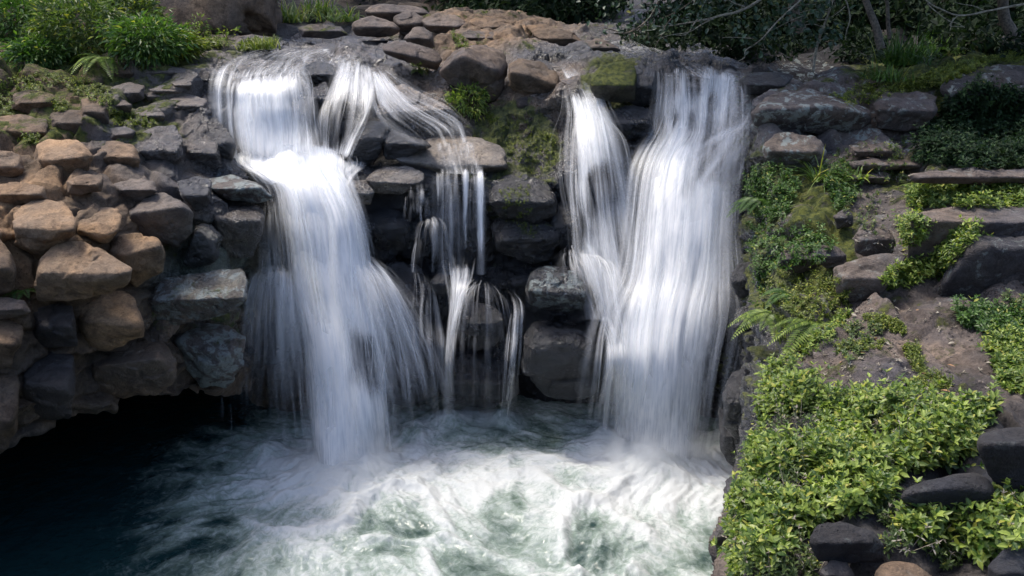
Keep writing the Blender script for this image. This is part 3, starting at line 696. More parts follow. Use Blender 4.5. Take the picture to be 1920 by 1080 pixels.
rock('dark rock nestled between hump and vines', '1600,440 1625,415 1660,420 1682,455 1675,478 1630,488 1602,475', 'grey', 0, .05, .3, on=R_, dd=-.2)
rock('long grey rock sloping down towards the path ledge', '1560,500 1600,488 1660,473 1702,478 1690,505 1640,560 1600,575 1562,560', 'grey', 0, .05, .3, on=R_, dd=-.15)
rock('small rock half hidden above the ferns', '1560,405 1585,390 1600,400 1598,425 1570,430', 'grey', 0, .1, .2, on=R_, dd=-.1)
rock('smooth dark oval boulder leaning into the right fall', '1363,525 1380,492 1410,483 1430,500 1430,545 1405,570 1378,562', 'dark', .5, on=R_, d=11.6, dd=0, chip=.02, p=8)
rock('dark cracked rock below the oval boulder', '1367,610 1390,575 1425,558 1445,575 1442,640 1415,665 1385,655', 'dark', .8, on=R_, d=11.0, dd=0)
rock('dark wet column at the foot of the right wall', '1352,740 1372,690 1410,680 1430,720 1420,800 1380,830 1355,800', 'dark', .9, on=R_, d=10.6, dd=0)
rock('lowest dark rock washed by the right fall', '1345,760 1370,770 1400,800 1405,850 1380,880 1350,850', 'dark', 1, on=R_, d=11.3, dd=0)
rock('smooth dark boulder in shade at the right edge', '1820,812 1850,790 1910,787 1990,790 1990,950 1900,935 1850,900 1825,850', 'dark', 0, 0, .1, ridge='1830,830 1890,822 1980,822', on=R_, dd=-.1, top=.8, p=10, rough=.03, chip=.02)
rock('smooth loaf-shaped boulder among the leaves', '1665,935 1690,905 1750,892 1830,873 1875,885 1895,920 1880,955 1820,975 1740,975 1690,960', 'dark', 0, 0, .1, ridge='1700,925 1800,905 1870,925', on=R_, dd=-.15, top=1.0, p=7, rough=.03, chip=.015)
rock('rough dark stone poking through leaves at the bottom', '1512,1015 1530,985 1580,977 1640,990 1662,1025 1655,1052 1600,1060 1530,1055', 'dark', 0, .05, .3, on=R_, dd=-.12, rough=.08)
rock('tan topped stone cut by the bottom edge', '1625,1075 1650,1045 1690,1042 1740,1060 1765,1095 1740,1130 1650,1130', 'brown', 0, 0, .1, on=R_, dd=-.1, p=8)
rock('small grey stone left of the tan topped one', '1535,1070 1560,1048 1590,1052 1605,1080 1590,1110 1545,1110', 'grey', 0, 0, .1, on=R_, dd=-.1)
rock('dark rock in the bottom right corner', '1845,1060 1880,1025 1920,1020 1990,1030 1990,1130 1860,1130', 'dark', 0, .05, .1, on=R_, dd=-.1)
rock('half-buried pale grey rock on the path ledge', '1677,770 1690,750 1715,745 1742,755 1738,780 1700,785', 'mauve', 0, 0, .2, on=R_, dd=-.05)
rock('dark wet boulder at the pool edge under the leaves', '1335,1010 1350,985 1380,965 1400,975 1400,1030 1370,1050 1340,1045', 'olive', .6, .1, on=R_, d=6.2, dd=0, chip=.02, p=8)
rock('lowest dark boulder where the pool meets the bank', '1320,1100 1340,1060 1380,1025 1420,1040 1420,1130 1330,1140', 'olive', .5, .1, on=R_, d=5.6, dd=0, chip=.02, p=8)
BVALL = tree_of(SHEETS + ROCKS)

# ================================================================ water
def fall(name, label, lines, nv=150, du=.03, layers=2, dens=1., seed=0, cat='waterfall', edge=.3, top=.04, rope=.05, parent=None, width=None, gap=.07, bulge=0., group=None, kind=None, spread=.07, strands=1., fan=.10, breaks=(0, .12, .3, .5), end=0., sheet=1.):
    """lines of flow, left to right; each point x, y, distance (or None for the pool surface), thickness 0..1"""
    if seed in (2, 3, 5, 6, 7, 8, 9, 10, 11, 12, 13, 14, 19, 20): dens *= 1.22
    if seed > 20: dens *= 1.9
    G = []
    n = max(len(l) for l in lines)
    for l in lines:
        q = [np.append(P(x, y, d) if d is not None else P(x, y, z=-.06), a) for x, y, d, a in l]
        G.append(smoothline(np.array(q), nv))
    G = np.array(G)                                           # U x nv x 4
    Wd = np.linalg.norm(np.diff(G[..., :3], axis=0), axis=2).sum(0).mean()
    nu = int(max(14, min(320, Wd / du)))
    G = np.swapaxes(smoothline(G, nu), 0, 1)                   # nv x nu x 4
    base, dn = G[..., :3], np.clip(G[..., 3], 0, 1)
    Vv = np.concatenate((np.zeros((1, nu)), np.cumsum(np.linalg.norm(np.diff(base, axis=0), axis=2), axis=0)))
    Vv = np.repeat(Vv.mean(1, keepdims=True), nu, 1)
    U = np.linspace(0, 1, nu)[None].repeat(nv, 0)
    N = np.cross(np.gradient(base, axis=1), np.gradient(base, axis=0)); N /= np.linalg.norm(N, axis=2)[..., None] + 1e-9
    if (N * (np.array((0, 0, CH)) - base)).sum(-1).mean() < 0: N = -N
    if seed in (1, 2, 4, 15, 16, 18):
        hq = np.stack((U * Wd * 1.9, Vv * .75, np.full_like(U, seed * 3.3)), -1)
        hole = ss(.54, .74, fbm(hq.reshape(-1, 3), 3, seed + 40).reshape(U.shape)) * ss(.0, .12, Vv / Vv.max() - (.1 if seed != 1 else .02))
        hole = hole * ss(.95, .6, Vv / Vv.max()) if seed != 16 else hole * ss(.72, .45, Vv / Vv.max())
        dn = dn * (1 - {1: .3, 15: .5, 16: .5}.get(seed, .58) * hole)
    parts = []
    for k in range(layers):
        s_ = seed * 11 + k * 3.7
        q = np.stack((U * Wd * 4, Vv * 1.1, np.full_like(U, s_)), -1).reshape(-1, 3)
        q2 = np.stack((U * Wd * 13, Vv * 1.6, np.full_like(U, s_ + 2)), -1).reshape(-1, 3)
        r_ = (vnoise(q, 5) - .5) * 1.8 * rope + (vnoise(q2, 6) - .5) * .35 * rope
        off = r_.reshape(nv, nu) - k * gap + bulge * np.sin(U * math.pi)
        bc_ = base * (1 + 0 * k); mid_ = base.mean(1, keepdims=True)
        V = mid_ + (base - mid_) * (1.07 + spread * k * ss(.1, .4, np.linspace(0, 1, nv))[:, None, None]) + N * off[..., None]
        e = ss(0, edge, U + .03 * 0) * ss(0, edge, 1 - U)
        if end: e = e * ss(0, end, 1 - np.linspace(0, 1, nv))[:, None]
        if top: e = e * ss(0, top, np.linspace(0, 1, nv))[:, None]
        dd_ = dn * dens * sheet * (.1 + .9 * e) * (e > .02) * (1 - .12 * k)
        fl = np.stack((U * Wd + s_ * 3, Vv + s_, np.full_like(U, s_)), -1)
        parts.append((V.reshape(-1, 3), gridfaces(nu, nv), fl.reshape(-1, 3), dd_.ravel()))
    M = int(strands * (Wd ** .8) * 130 * max(1, Vv[-1, 0] / 3) ** .5) if seed <= 20 else 0
    rs = np.random.RandomState(seed + 500)
    rib = []
    brk = np.array(breaks)
    cl = rs.uniform(0, 1, 9)
    for m_ in range(M):
        u0 = rs.uniform(-.03, 1.03) if rs.rand() < .6 else cl[rs.randint(9)] + rs.normal(0, .03)
        v0 = max(0, brk[rs.randint(len(brk))] + abs(rs.normal(0, .05))); ln = rs.uniform(.22, .85)
        v1 = min(1, v0 + ln)
        if v1 - v0 < .1: continue
        fan_ = rs.normal(0, fan) + (u0 - .5) * fan * .8
        n_ = max(8, int((v1 - v0) * Vv[-1, 0] / .10)); tt = np.linspace(v0, v1, n_)
        up_ = u0 + fan_ * (tt - v0) ** 1.25
        uu = np.clip(up_, -.16, 1.16) * (nu - 1); ii = np.clip(uu.astype(int), 0, nu - 2); fr = (uu - ii)[:, None]
        jj = np.minimum((tt * (nv - 1)).astype(int), nv - 1)
        pc = base[jj, ii] * (1 - fr) + base[jj, ii + 1] * fr
        sd_ = base[jj, np.minimum(ii + 1, nu - 1)] - base[jj, ii]; sd_ = sd_ / (np.linalg.norm(sd_, axis=1)[:, None] + 1e-9)
        nn_ = N[jj, ii]
        wd0 = .010 + .085 * rs.rand() ** 1.6; w_ = wd0 * min(1, .4 + Wd) * (.6 + 1.1 * (tt - v0))[:, None]
        o_ = rs.uniform(-.04, .10) * min(1, Wd) + rs.uniform(0, .12) * min(1, Wd) * np.sin((tt - v0) / (v1 - v0) * math.pi)[:, None]
        pc = pc + nn_ * o_
        dl = np.clip(dn[jj, ii], .0, 1)
        en = np.minimum(ss(0, .12, np.linspace(0, 1, n_)), ss(0, .45, 1 - np.linspace(0, 1, n_))) if v1 < .999 else ss(0, .12, np.linspace(0, 1, n_))
        lat = ss(-.15, .1, up_) * ss(-.15, .1, 1 - up_)
        a_ = (.10 + .62 * rs.rand() ** 2.) * (.02 / (wd0 + .006)) ** .35 * (.25 + .75 * lat) * en * (.12 + .88 * dl ** 1.4) * ss(0, .1, dl) * min(dens, 1.15)
        cols_ = [(-1, 0.), (-.3, 1.), (.3, 1.), (1, 0.)]
        V_ = np.stack([pc + sd_ * w_ * s0 for s0, _ in cols_], 1)
        D_ = np.stack([a_ * k_ for _, k_ in cols_], 1)
        Uc = np.stack([m_ * 1.7 + s0 * w_[:, 0] * .6 for s0, _ in cols_], 1)
        fl = np.stack((Uc, np.repeat((tt * Vv[-1, 0])[:, None], 4, 1), np.full_like(Uc, m_ * .37)), -1)
        rib.append((V_.reshape(-1, 3), gridfaces(4, n_), fl.reshape(-1, 3), D_.ravel()))
    parts += rib if seed <= 20 else []
    V, Fc = join([(a, b) for a, b, _, _ in parts])
    o = mkmesh(name, V, Fc, M_FALL, dict(flow=np.concatenate([p_[2] for p_ in parts]), dens=np.concatenate([p_[3] for p_ in parts]), rib=np.concatenate([np.full(len(p_[3]), 0. if i_ < layers else 1.) for i_, p_ in enumerate(parts)])), parent=parent)
    if parent is None: tag(o, label, cat, group, kind)
    return o
exec_falls = True
N_ = None
fall('waterfall', 'broad white curtain dropping over the upper left lip', [
    [(540, 96, 17, .3), (470, 112, 15.6, .35), (425, 132, 14.5, .5), (411, 158, 13.95, .85), (412, 200, 13.8, .85), (420, 250, 13.7, .8), (434, 305, 13.6, .95)],
    [(590, 90, 17.2, .3), (520, 112, 15.6, .35), (470, 135, 14.5, .45), (458, 162, 13.9, .95), (458, 200, 13.75, 1), (460, 250, 13.6, 1), (470, 318, 13.4, 1)],
    [(620, 90, 17.2, .3), (550, 112, 15.6, .35), (520, 138, 14.5, .45), (512, 160, 13.9, .95), (514, 200, 13.7, .95), (518, 250, 13.6, .95), (520, 325, 13.3, 1)],
    [(650, 88, 17.3, .3), (580, 105, 15.8, .35), (560, 130, 14.6, .5), (556, 152, 14.0, .7), (564, 200, 13.8, .7), (570, 250, 13.65, .8), (575, 318, 13.3, 1)],
    [(655, 88, 17.3, .3), (590, 105, 15.8, .35), (568, 130, 14.7, .5), (575, 155, 14.1, .6), (592, 210, 13.8, .65), (600, 255, 13.65, .8), (612, 310, 13.3, 1)]], end=.12, fan=.03, breaks=(0, .3, .45), sheet=.92, seed=1, layers=2, rope=.04)
fall('waterfall', 'second upper cascade fanning over a dark wet rock', [
    [(618, 112, 15.8, .3), (632, 128, 14.9, .6), (622, 170, 14.3, .7), (606, 215, 13.9, .8), (603, 262, 13.7, .8), (605, 300, 13.55, .9)],
    [(646, 112, 15.8, .3), (648, 128, 14.9, .6), (640, 168, 14.25, .62), (632, 215, 13.9, .38), (626, 262, 13.7, .4), (625, 300, 13.55, .8)],
    [(674, 112, 15.8, .3), (672, 128, 14.9, .6), (672, 168, 14.2, .7), (668, 215, 13.85, .5), (656, 262, 13.65, .62), (640, 306, 13.5, .85)],
    [(702, 114, 15.9, .3), (700, 130, 15.0, .6), (702, 165, 14.2, .75), (692, 215, 13.8, .8), (668, 262, 13.6, .75), (648, 308, 13.45, .85)]], end=.1, sheet=.8, fan=.12, breaks=(0, .1, .2), seed=2, layers=2, rope=.05, edge=.12, strands=0.7)
fall('waterfall', 'thin water sheet sliding right across the pale slope', [
    [(690, 132, 15.1, .55), (697, 165, 14.4, .8), (700, 200, 14.0, .6), (712, 228, 13.9, .3), (745, 256, 13.8, .3), (770, 272, 13.7, .2)],
    [(702, 130, 15.1, .6), (712, 160, 14.5, .85), (728, 192, 14.15, .75), (758, 220, 14.0, .55), (796, 248, 13.9, .5), (815, 275, 13.7, .35)],
    [(714, 130, 15.2, .6), (732, 158, 14.6, .75), (762, 188, 14.3, .7), (802, 214, 14.2, .6), (842, 240, 14.1, .62), (858, 272, 13.7, .5)],
    [(720, 130, 15.3, .4), (748, 155, 14.8, .4), (790, 182, 14.6, .35), (835, 208, 14.5, .35), (872, 236, 14.3, .4), (890, 266, 13.8, .3)]], sheet=.75, end=.2, seed=3, layers=2, rope=.03, edge=.25, dens=.9, strands=0.6)
fall('waterfall', 'biggest white fall plunging from the churning middle pool', [
    [(436, 262, 13.78, .6), (434, 290, 13.7, .95), (455, 322, 13.35, 1), (505, 350, 13.1, 1), (520, 420, 12.95, .85), (530, 520, 12.8, .7), (545, 640, 12.5, .8), (556, 760, 12.25, .7), (575, 880, N_, .55)],
    [(480, 262, 13.7, .6), (482, 290, 13.6, 1), (500, 325, 13.3, 1), (545, 355, 12.95, 1), (560, 420, 12.75, 1), (575, 520, 12.6, 1), (595, 640, 12.3, 1), (605, 760, 12.0, 1), (615, 895, N_, .8)],
    [(560, 262, 13.7, .6), (560, 292, 13.6, 1), (570, 325, 13.3, 1), (590, 360, 12.95, 1), (612, 420, 12.75, .92), (625, 520, 12.55, .98), (645, 640, 12.3, 1), (655, 760, 12.0, 1), (665, 890, N_, .85)],
    [(614, 268, 13.75, .5), (622, 298, 13.6, .9), (625, 328, 13.35, .95), (640, 360, 13.1, .95), (662, 420, 12.9, .8), (678, 520, 12.7, .85), (695, 640, 12.4, .85), (708, 760, 12.2, .8), (722, 860, N_, .6)],
    [(648, 290, 13.8, .3), (664, 306, 13.65, .7), (660, 335, 13.4, .7), (662, 365, 13.2, .6), (678, 420, 13.0, .45), (688, 500, 12.9, .55), (712, 640, 12.6, .6), (730, 760, 12.4, .6), (745, 850, N_, .45)]], sheet=1., fan=.2, breaks=(.08, .14, .2, .45), seed=4, layers=3, top=.07, rope=.06, du=.02, nv=220, bulge=.1)
fall('waterfall', 'thin side veil left of the biggest fall', [
    [(493, 385, 13.05, .5), (491, 430, 12.98, .5), (488, 500, 12.9, .5), (480, 560, 12.7, .4)],
    [(505, 375, 13.0, .6), (505, 430, 12.92, .45), (508, 500, 12.85, .6), (510, 560, 12.7, .5)],
    [(522, 370, 12.95, .8), (525, 430, 12.85, .6), (530, 500, 12.8, .75), (540, 560, 12.65, .6)]], sheet=.6, fan=.3, seed=5, rope=.03, top=.1)
fall('waterfall', 'veil arching over the hidden hump at far left', [
    [(508, 508, 12.95, .7), (480, 530, 12.75, .7), (468, 590, 12.6, .66), (461, 680, 12.5, .6), (455, 760, 12.45, .55), (450, 835, N_, .5)],
    [(512, 507, 12.9, .75), (495, 522, 12.7, .6), (484, 590, 12.5, .5), (480, 680, 12.4, .44), (476, 760, 12.35, .38), (474, 850, N_, .3)],
    [(518, 506, 12.9, .75), (515, 520, 12.65, .6), (512, 590, 12.45, .46), (510, 680, 12.35, .32), (508, 760, 12.3, .22), (508, 855, N_, .2)],
    [(524, 507, 12.9, .75), (535, 524, 12.65, .7), (540, 590, 12.45, .6), (546, 680, 12.35, .42), (548, 760, 12.3, .36), (550, 860, N_, .3)],
    [(532, 508, 12.9, .8), (552, 530, 12.7, .8), (568, 590, 12.5, .8), (578, 680, 12.35, .7), (580, 760, 12.3, .6), (585, 865, N_, .5)]], sheet=.78, fan=.25, breaks=(0, .04, .1), strands=1.5, seed=6, rope=.04, layers=2)
fall('waterfall', 'spray fanning right from the biggest fall over shelf rocks', [
    [(640, 470, 12.75, .8), (668, 560, 12.5, .85), (690, 660, 12.35, .8), (705, 760, 12.25, .7), (715, 845, N_, .55)],
    [(655, 470, 12.8, .8), (700, 552, 12.55, .7), (730, 660, 12.4, .55), (748, 760, 12.35, .45), (758, 830, N_, .4)],
    [(670, 475, 12.85, .8), (720, 545, 12.6, .6), (760, 650, 12.5, .48), (780, 750, 12.45, .45), (790, 815, N_, .4)],
    [(680, 480, 12.95, .7), (735, 540, 12.7, .5), (785, 640, 12.6, .36), (815, 740, 12.55, .34), (830, 800, N_, .3)],
    [(690, 484, 13.0, .4), (750, 545, 12.85, .3), (800, 640, 12.7, .25), (840, 740, 12.65, .2), (858, 795, N_, .2)]], sheet=.75, fan=.35, breaks=(0, .06, .15), strands=1.5, seed=7, rope=.04, layers=2, edge=.12, gap=.09)
fall('waterfall', 'bright curtain of thin jets off the pale ledge', [
    [(817, 314, 13.25, 0.04), (817, 334, 13.07, 0.20), (817, 380, 12.98, 0.10), (817, 440, 12.94, 0.09), (818, 515, 12.86, 0.07)],
    [(825, 314, 13.25, 0.20), (825, 336, 13.07, 0.60), (825, 380, 12.98, 0.50), (823, 440, 12.94, 0.42), (826, 515, 12.86, 0.35)],
    [(831, 314, 13.25, 0.08), (831, 333, 13.07, 0.30), (831, 380, 12.98, 0.20), (829, 440, 12.94, 0.17), (832, 515, 12.86, 0.14)],
    [(841, 314, 13.25, 0.14), (841, 331, 13.07, 0.45), (841, 380, 12.98, 0.35), (841, 440, 12.94, 0.30), (842, 515, 12.86, 0.24)],
    [(848, 314, 13.25, 0.05), (848, 335, 13.07, 0.22), (848, 380, 12.98, 0.12), (850, 440, 12.94, 0.10), (849, 515, 12.86, 0.08)],
    [(857, 314, 13.25, 0.12), (857, 335, 13.07, 0.40), (857, 380, 12.98, 0.30), (859, 440, 12.94, 0.26), (858, 515, 12.86, 0.21)],
    [(863, 314, 13.25, 0.05), (863, 332, 13.07, 0.22), (863, 380, 12.98, 0.12), (865, 440, 12.94, 0.10), (864, 515, 12.86, 0.08)],
    [(873, 314, 13.25, 0.28), (873, 330, 13.07, 0.80), (873, 380, 12.98, 0.70), (871, 440, 12.94, 0.59), (874, 515, 12.86, 0.49)],
    [(879, 314, 13.25, 0.12), (879, 336, 13.07, 0.40), (879, 380, 12.98, 0.30), (877, 440, 12.94, 0.26), (880, 515, 12.86, 0.21)],
    [(887, 314, 13.25, 0.12), (887, 338, 13.07, 0.40), (887, 380, 12.98, 0.30), (889, 440, 12.94, 0.26), (888, 515, 12.86, 0.21)],
    [(892, 314, 13.25, 0.20), (892, 337, 13.07, 0.60), (892, 380, 12.98, 0.50), (892, 440, 12.94, 0.42), (893, 515, 12.86, 0.35)],
    [(899, 314, 13.25, 0.36), (899, 332, 13.07, 1.00), (899, 380, 12.98, 0.90), (901, 440, 12.94, 0.77), (900, 515, 12.86, 0.63)],
    [(907, 314, 13.25, 0.08), (907, 334, 13.07, 0.30), (907, 380, 12.98, 0.20), (907, 440, 12.94, 0.17), (908, 515, 12.86, 0.14)]], sheet=.95, fan=.0, seed=8, rope=.03, layers=1, edge=.05, breaks=(0, .15, .3), end=.25, strands=.5)
fall('waterfall', 'faint trickle falling left of the bright curtain', [
    [(758, 348, 13.2, .22), (758, 380, 13.1, .3), (757, 415, 13.05, .25)],
    [(780, 345, 13.15, .3), (780, 380, 13.05, .42), (781, 415, 13.0, .4)],
    [(804, 342, 13.15, .3), (804, 380, 13.05, .5), (804, 415, 13.0, .5)]], sheet=.8, end=.3, seed=9, rope=.02, layers=1, strands=0.35)
fall('waterfall', 'small arch of water hopping off a wet block', [
    [(803, 408, 13.0, .8), (786, 425, 12.85, .75), (778, 465, 12.75, .7), (773, 510, 12.7, .6)],
    [(806, 409, 12.95, .7), (798, 425, 12.8, .5), (793, 465, 12.7, .2), (790, 510, 12.65, .1)],
    [(812, 408, 12.95, .7), (820, 425, 12.8, .5), (826, 465, 12.75, .3), (830, 510, 12.7, .3)],
    [(818, 408, 13.0, .8), (832, 428, 12.85, .6), (842, 465, 12.8, .6), (852, 515, 12.75, .6)]], sheet=.5, end=.15, seed=10, rope=.02, layers=1, edge=.15, top=.1, strands=0.4)
fall('waterfall', 'ragged trickle left of the perched round stone', [
    [(774, 505, 12.8, .7), (778, 540, 12.7, .6), (774, 600, 12.6, .5), (778, 680, 12.5, .3), (785, 790, N_, .2)],
    [(790, 508, 12.75, .5), (800, 540, 12.6, .45), (800, 600, 12.5, .4), (806, 680, 12.42, .4), (812, 792, N_, .3)],
    [(806, 520, 12.75, .3), (818, 560, 12.6, .45), (826, 610, 12.5, .5), (832, 680, 12.4, .5), (838, 792, N_, .45)]], sheet=.5, seed=11, rope=.03, layers=1, top=.12, strands=0.5)
fall('waterfall', 'splashing cascade below the bright curtain', [
    [(826, 478, 13.0, .4), (838, 530, 12.8, .7), (845, 570, 12.6, .7), (842, 630, 12.45, .6), (838, 700, 12.4, .6), (836, 790, N_, .5)],
    [(865, 476, 13.0, .5), (862, 525, 12.75, .7), (858, 560, 12.55, .7), (850, 630, 12.4, .5), (846, 700, 12.35, .55), (846, 790, N_, .4)],
    [(905, 478, 13.0, .4), (892, 525, 12.75, .65), (880, 550, 12.55, .6), (862, 620, 12.35, .4), (854, 700, 12.3, .3), (856, 790, N_, .2)]], sheet=.8, seed=12, rope=.04, layers=2, top=.14, strands=0.7)
fall('waterfall', 'veil draped over the round boulder', [
    [(893, 528, 12.8, .7), (868, 560, 12.3, .75), (852, 620, 12.15, .6), (848, 690, 12.2, .5), (846, 780, N_, .3)],
    [(900, 528, 12.75, .75), (885, 555, 12.2, .45), (878, 620, 12.05, .16), (878, 690, 12.1, .22), (880, 785, N_, .25)],
    [(908, 528, 12.75, .75), (912, 555, 12.2, .4), (916, 620, 12.05, .12), (918, 690, 12.1, .25), (920, 785, N_, .25)],
    [(915, 530, 12.8, .7), (940, 566, 12.3, .55), (955, 620, 12.2, .45), (962, 690, 12.25, .5), (966, 785, N_, .4)]], sheet=.55, seed=13, rope=.02, layers=1, edge=.1, top=.12, strands=0.45)
fall('waterfall', 'slim bright jet right of the round boulder', [
    [(940, 545, 12.9, .3), (958, 572, 12.5, .6), (954, 620, 12.35, .7), (946, 700, 12.3, .65), (938, 790, N_, .6)],
    [(952, 543, 12.9, .3), (968, 570, 12.5, .7), (966, 620, 12.3, .75), (959, 700, 12.25, .8), (951, 790, N_, .7)],
    [(964, 545, 12.9, .3), (982, 574, 12.5, .5), (980, 620, 12.35, .45), (972, 700, 12.3, .4), (964, 790, N_, .4)]], sheet=.6, seed=14, rope=.02, layers=1, edge=.35, top=.15, strands=0.6)
fall('waterfall', 'narrow left branch of the right falls tumbling down steps', [
    [(1036, 102, 16.6, .3), (1044, 125, 15.8, .4), (1058, 165, 15.0, .7), (1064, 215, 14.3, .6), (1052, 270, 13.9, .35), (1058, 350, 13.6, .4), (1074, 420, 13.4, .5), (1076, 500, 13.15, .5), (1090, 600, 12.7, .3)],
    [(1048, 104, 16.5, .35), (1054, 128, 15.7, .55), (1072, 165, 14.9, .9), (1084, 215, 14.1, .9), (1085, 270, 13.7, .85), (1088, 350, 13.4, .8), (1096, 420, 13.2, .75), (1102, 500, 13.0, .8), (1125, 600, 12.5, .6)],
    [(1060, 106, 16.4, .4), (1070, 130, 15.6, .6), (1092, 168, 14.8, .8), (1110, 215, 14.0, .9), (1118, 262, 13.6, .95), (1128, 350, 13.3, .85), (1135, 420, 13.15, .8), (1150, 510, 12.85, .8), (1170, 610, 12.4, .6)],
    [(1066, 108, 16.4, .3), (1088, 138, 15.5, .4), (1112, 172, 14.8, .6), (1130, 215, 14.0, .7), (1150, 262, 13.6, .75), (1165, 350, 13.35, .6), (1172, 420, 13.2, .5), (1190, 520, 12.8, .6), (1205, 620, 12.4, .5)],
    [(1068, 108, 16.4, .3), (1094, 140, 15.5, .3), (1120, 176, 14.8, .4), (1138, 218, 14.0, .5), (1180, 268, 13.65, .5), (1192, 350, 13.4, .4), (1195, 420, 13.3, .35), (1210, 530, 12.85, .5), (1225, 630, 12.5, .4)]], sheet=.88, fan=.16, breaks=(.1, .2, .38, .5, .6), seed=15, layers=2, rope=.04, top=.14)
fall('waterfall', 'widest right fall with a squared curtain at its lip', [
    [(1180, 118, 16.6, .25), (1222, 136, 15.2, .4), (1230, 148, 14.5, .75), (1228, 200, 14.2, .8), (1220, 255, 14.0, .85), (1190, 320, 13.6, .8), (1180, 420, 13.2, .8), (1165, 520, 12.8, .85), (1130, 600, 12.5, .9), (1115, 700, 12.3, .8), (1108, 800, N_, .55)],
    [(1230, 118, 16.6, .25), (1262, 138, 15.1, .35), (1268, 150, 14.45, .8), (1268, 200, 14.15, .85), (1265, 255, 13.85, .95), (1240, 320, 13.4, .9), (1228, 420, 13.0, .85), (1215, 520, 12.65, .9), (1195, 600, 12.3, 1), (1185, 700, 12.1, .95), (1180, 830, N_, .8)],
    [(1290, 120, 16.4, .25), (1310, 136, 15.1, .35), (1312, 148, 14.4, .75), (1312, 200, 14.15, .78), (1310, 255, 13.8, .95), (1290, 320, 13.2, 1), (1280, 420, 12.8, .92), (1268, 520, 12.5, .9), (1250, 600, 12.2, 1), (1240, 700, 12.0, .95), (1240, 860, N_, .8)],
    [(1340, 124, 16.2, .25), (1352, 136, 15.0, .35), (1354, 148, 14.4, .8), (1352, 195, 14.1, .85), (1345, 255, 13.7, .95), (1338, 320, 13.1, 1), (1332, 420, 12.7, 1), (1325, 520, 12.4, .95), (1310, 600, 12.1, .95), (1295, 700, 12.0, .92), (1280, 872, N_, .75)],
    [(1380, 126, 16.0, .25), (1392, 138, 14.9, .4), (1398, 150, 14.3, .8), (1404, 185, 13.9, .8), (1400, 255, 13.5, .85), (1385, 320, 13.1, .85), (1376, 420, 12.7, .85), (1385, 520, 12.3, .75), (1390, 580, 12.1, .8), (1365, 690, 12.0, .75), (1325, 850, N_, .5)]], sheet=.97, fan=.16, breaks=(.1, .15, .3, .36, .55), seed=16, layers=3, rope=.06, du=.02, nv=220, bulge=.12)
fall('waterfall', 'burst of white water jumping off a mid step of the right fall', [
    [(1405, 182, 13.75, .7), (1390, 225, 13.4, .8), (1340, 260, 13.1, .9), (1270, 330, 12.9, .8), (1225, 400, 12.8, .6)],
    [(1408, 190, 13.7, .75), (1398, 240, 13.3, .8), (1370, 280, 13.0, .8), (1320, 350, 12.8, .8), (1285, 440, 12.65, .5)],
    [(1410, 198, 13.7, .6), (1404, 260, 13.3, .6), (1396, 310, 13.0, .6), (1375, 380, 12.75, .6), (1350, 470, 12.6, .4)]], sheet=.45, fan=.5, end=.3, strands=.8, seed=17, layers=1, rope=.05, edge=.3, top=.25, dens=.85)
fall('waterfall', 'low hump of spray between stained boulder and right falls', [
    [(1064, 480, 13.4, .3), (1056, 486, 13.1, .3), (1046, 505, 12.8, .15), (1040, 530, 12.7, .05)],
    [(1075, 474, 13.3, .7), (1075, 484, 12.9, .6), (1085, 515, 12.5, .4), (1110, 560, 12.35, .35), (1122, 640, 12.25, .3)],
    [(1095, 470, 13.2, .8), (1110, 485, 12.8, .8), (1120, 530, 12.5, .8), (1132, 600, 12.3, .8), (1142, 700, 12.15, .5)],
    [(1120, 474, 13.1, .9), (1145, 500, 12.75, .9), (1160, 550, 12.4, .9), (1175, 620, 12.2, .8), (1190, 730, 11.98, .5)]], sheet=.7, fan=.12, breaks=(0, .1, .2), end=.2, seed=18, layers=3, rope=.05, edge=.1, strands=0.6)
fall('waterfall', 'thin drips running off the dark block into the pool', [
    [(1118, 590, 12.5, .3), (1138, 640, 12.2, .5), (1135, 700, 12.15, .55), (1112, 790, N_, .5)],
    [(1130, 590, 12.4, .6), (1150, 640, 12.15, .7), (1150, 700, 12.1, .7), (1135, 800, N_, .6)],
    [(1150, 590, 12.35, .6), (1170, 640, 12.1, .8), (1172, 700, 12.05, .8), (1165, 810, N_, .7)]], sheet=.7, end=.1, seed=19, layers=2, rope=.03)
fall('waterfall', 'hair-thin trickles dripping over the mouth of the cave', [
    [(414, 735, 12.1, .14), (415, 790, 12.08, .14), (416, 850, N_, .14)],
    [(436, 725, 12.2, .26), (437, 790, 12.18, .26), (438, 850, N_, .24)],
    [(452, 710, 12.3, .2), (452, 790, 12.28, .2), (452, 850, N_, .2)]], seed=20, layers=1, rope=.01, strands=0.1)
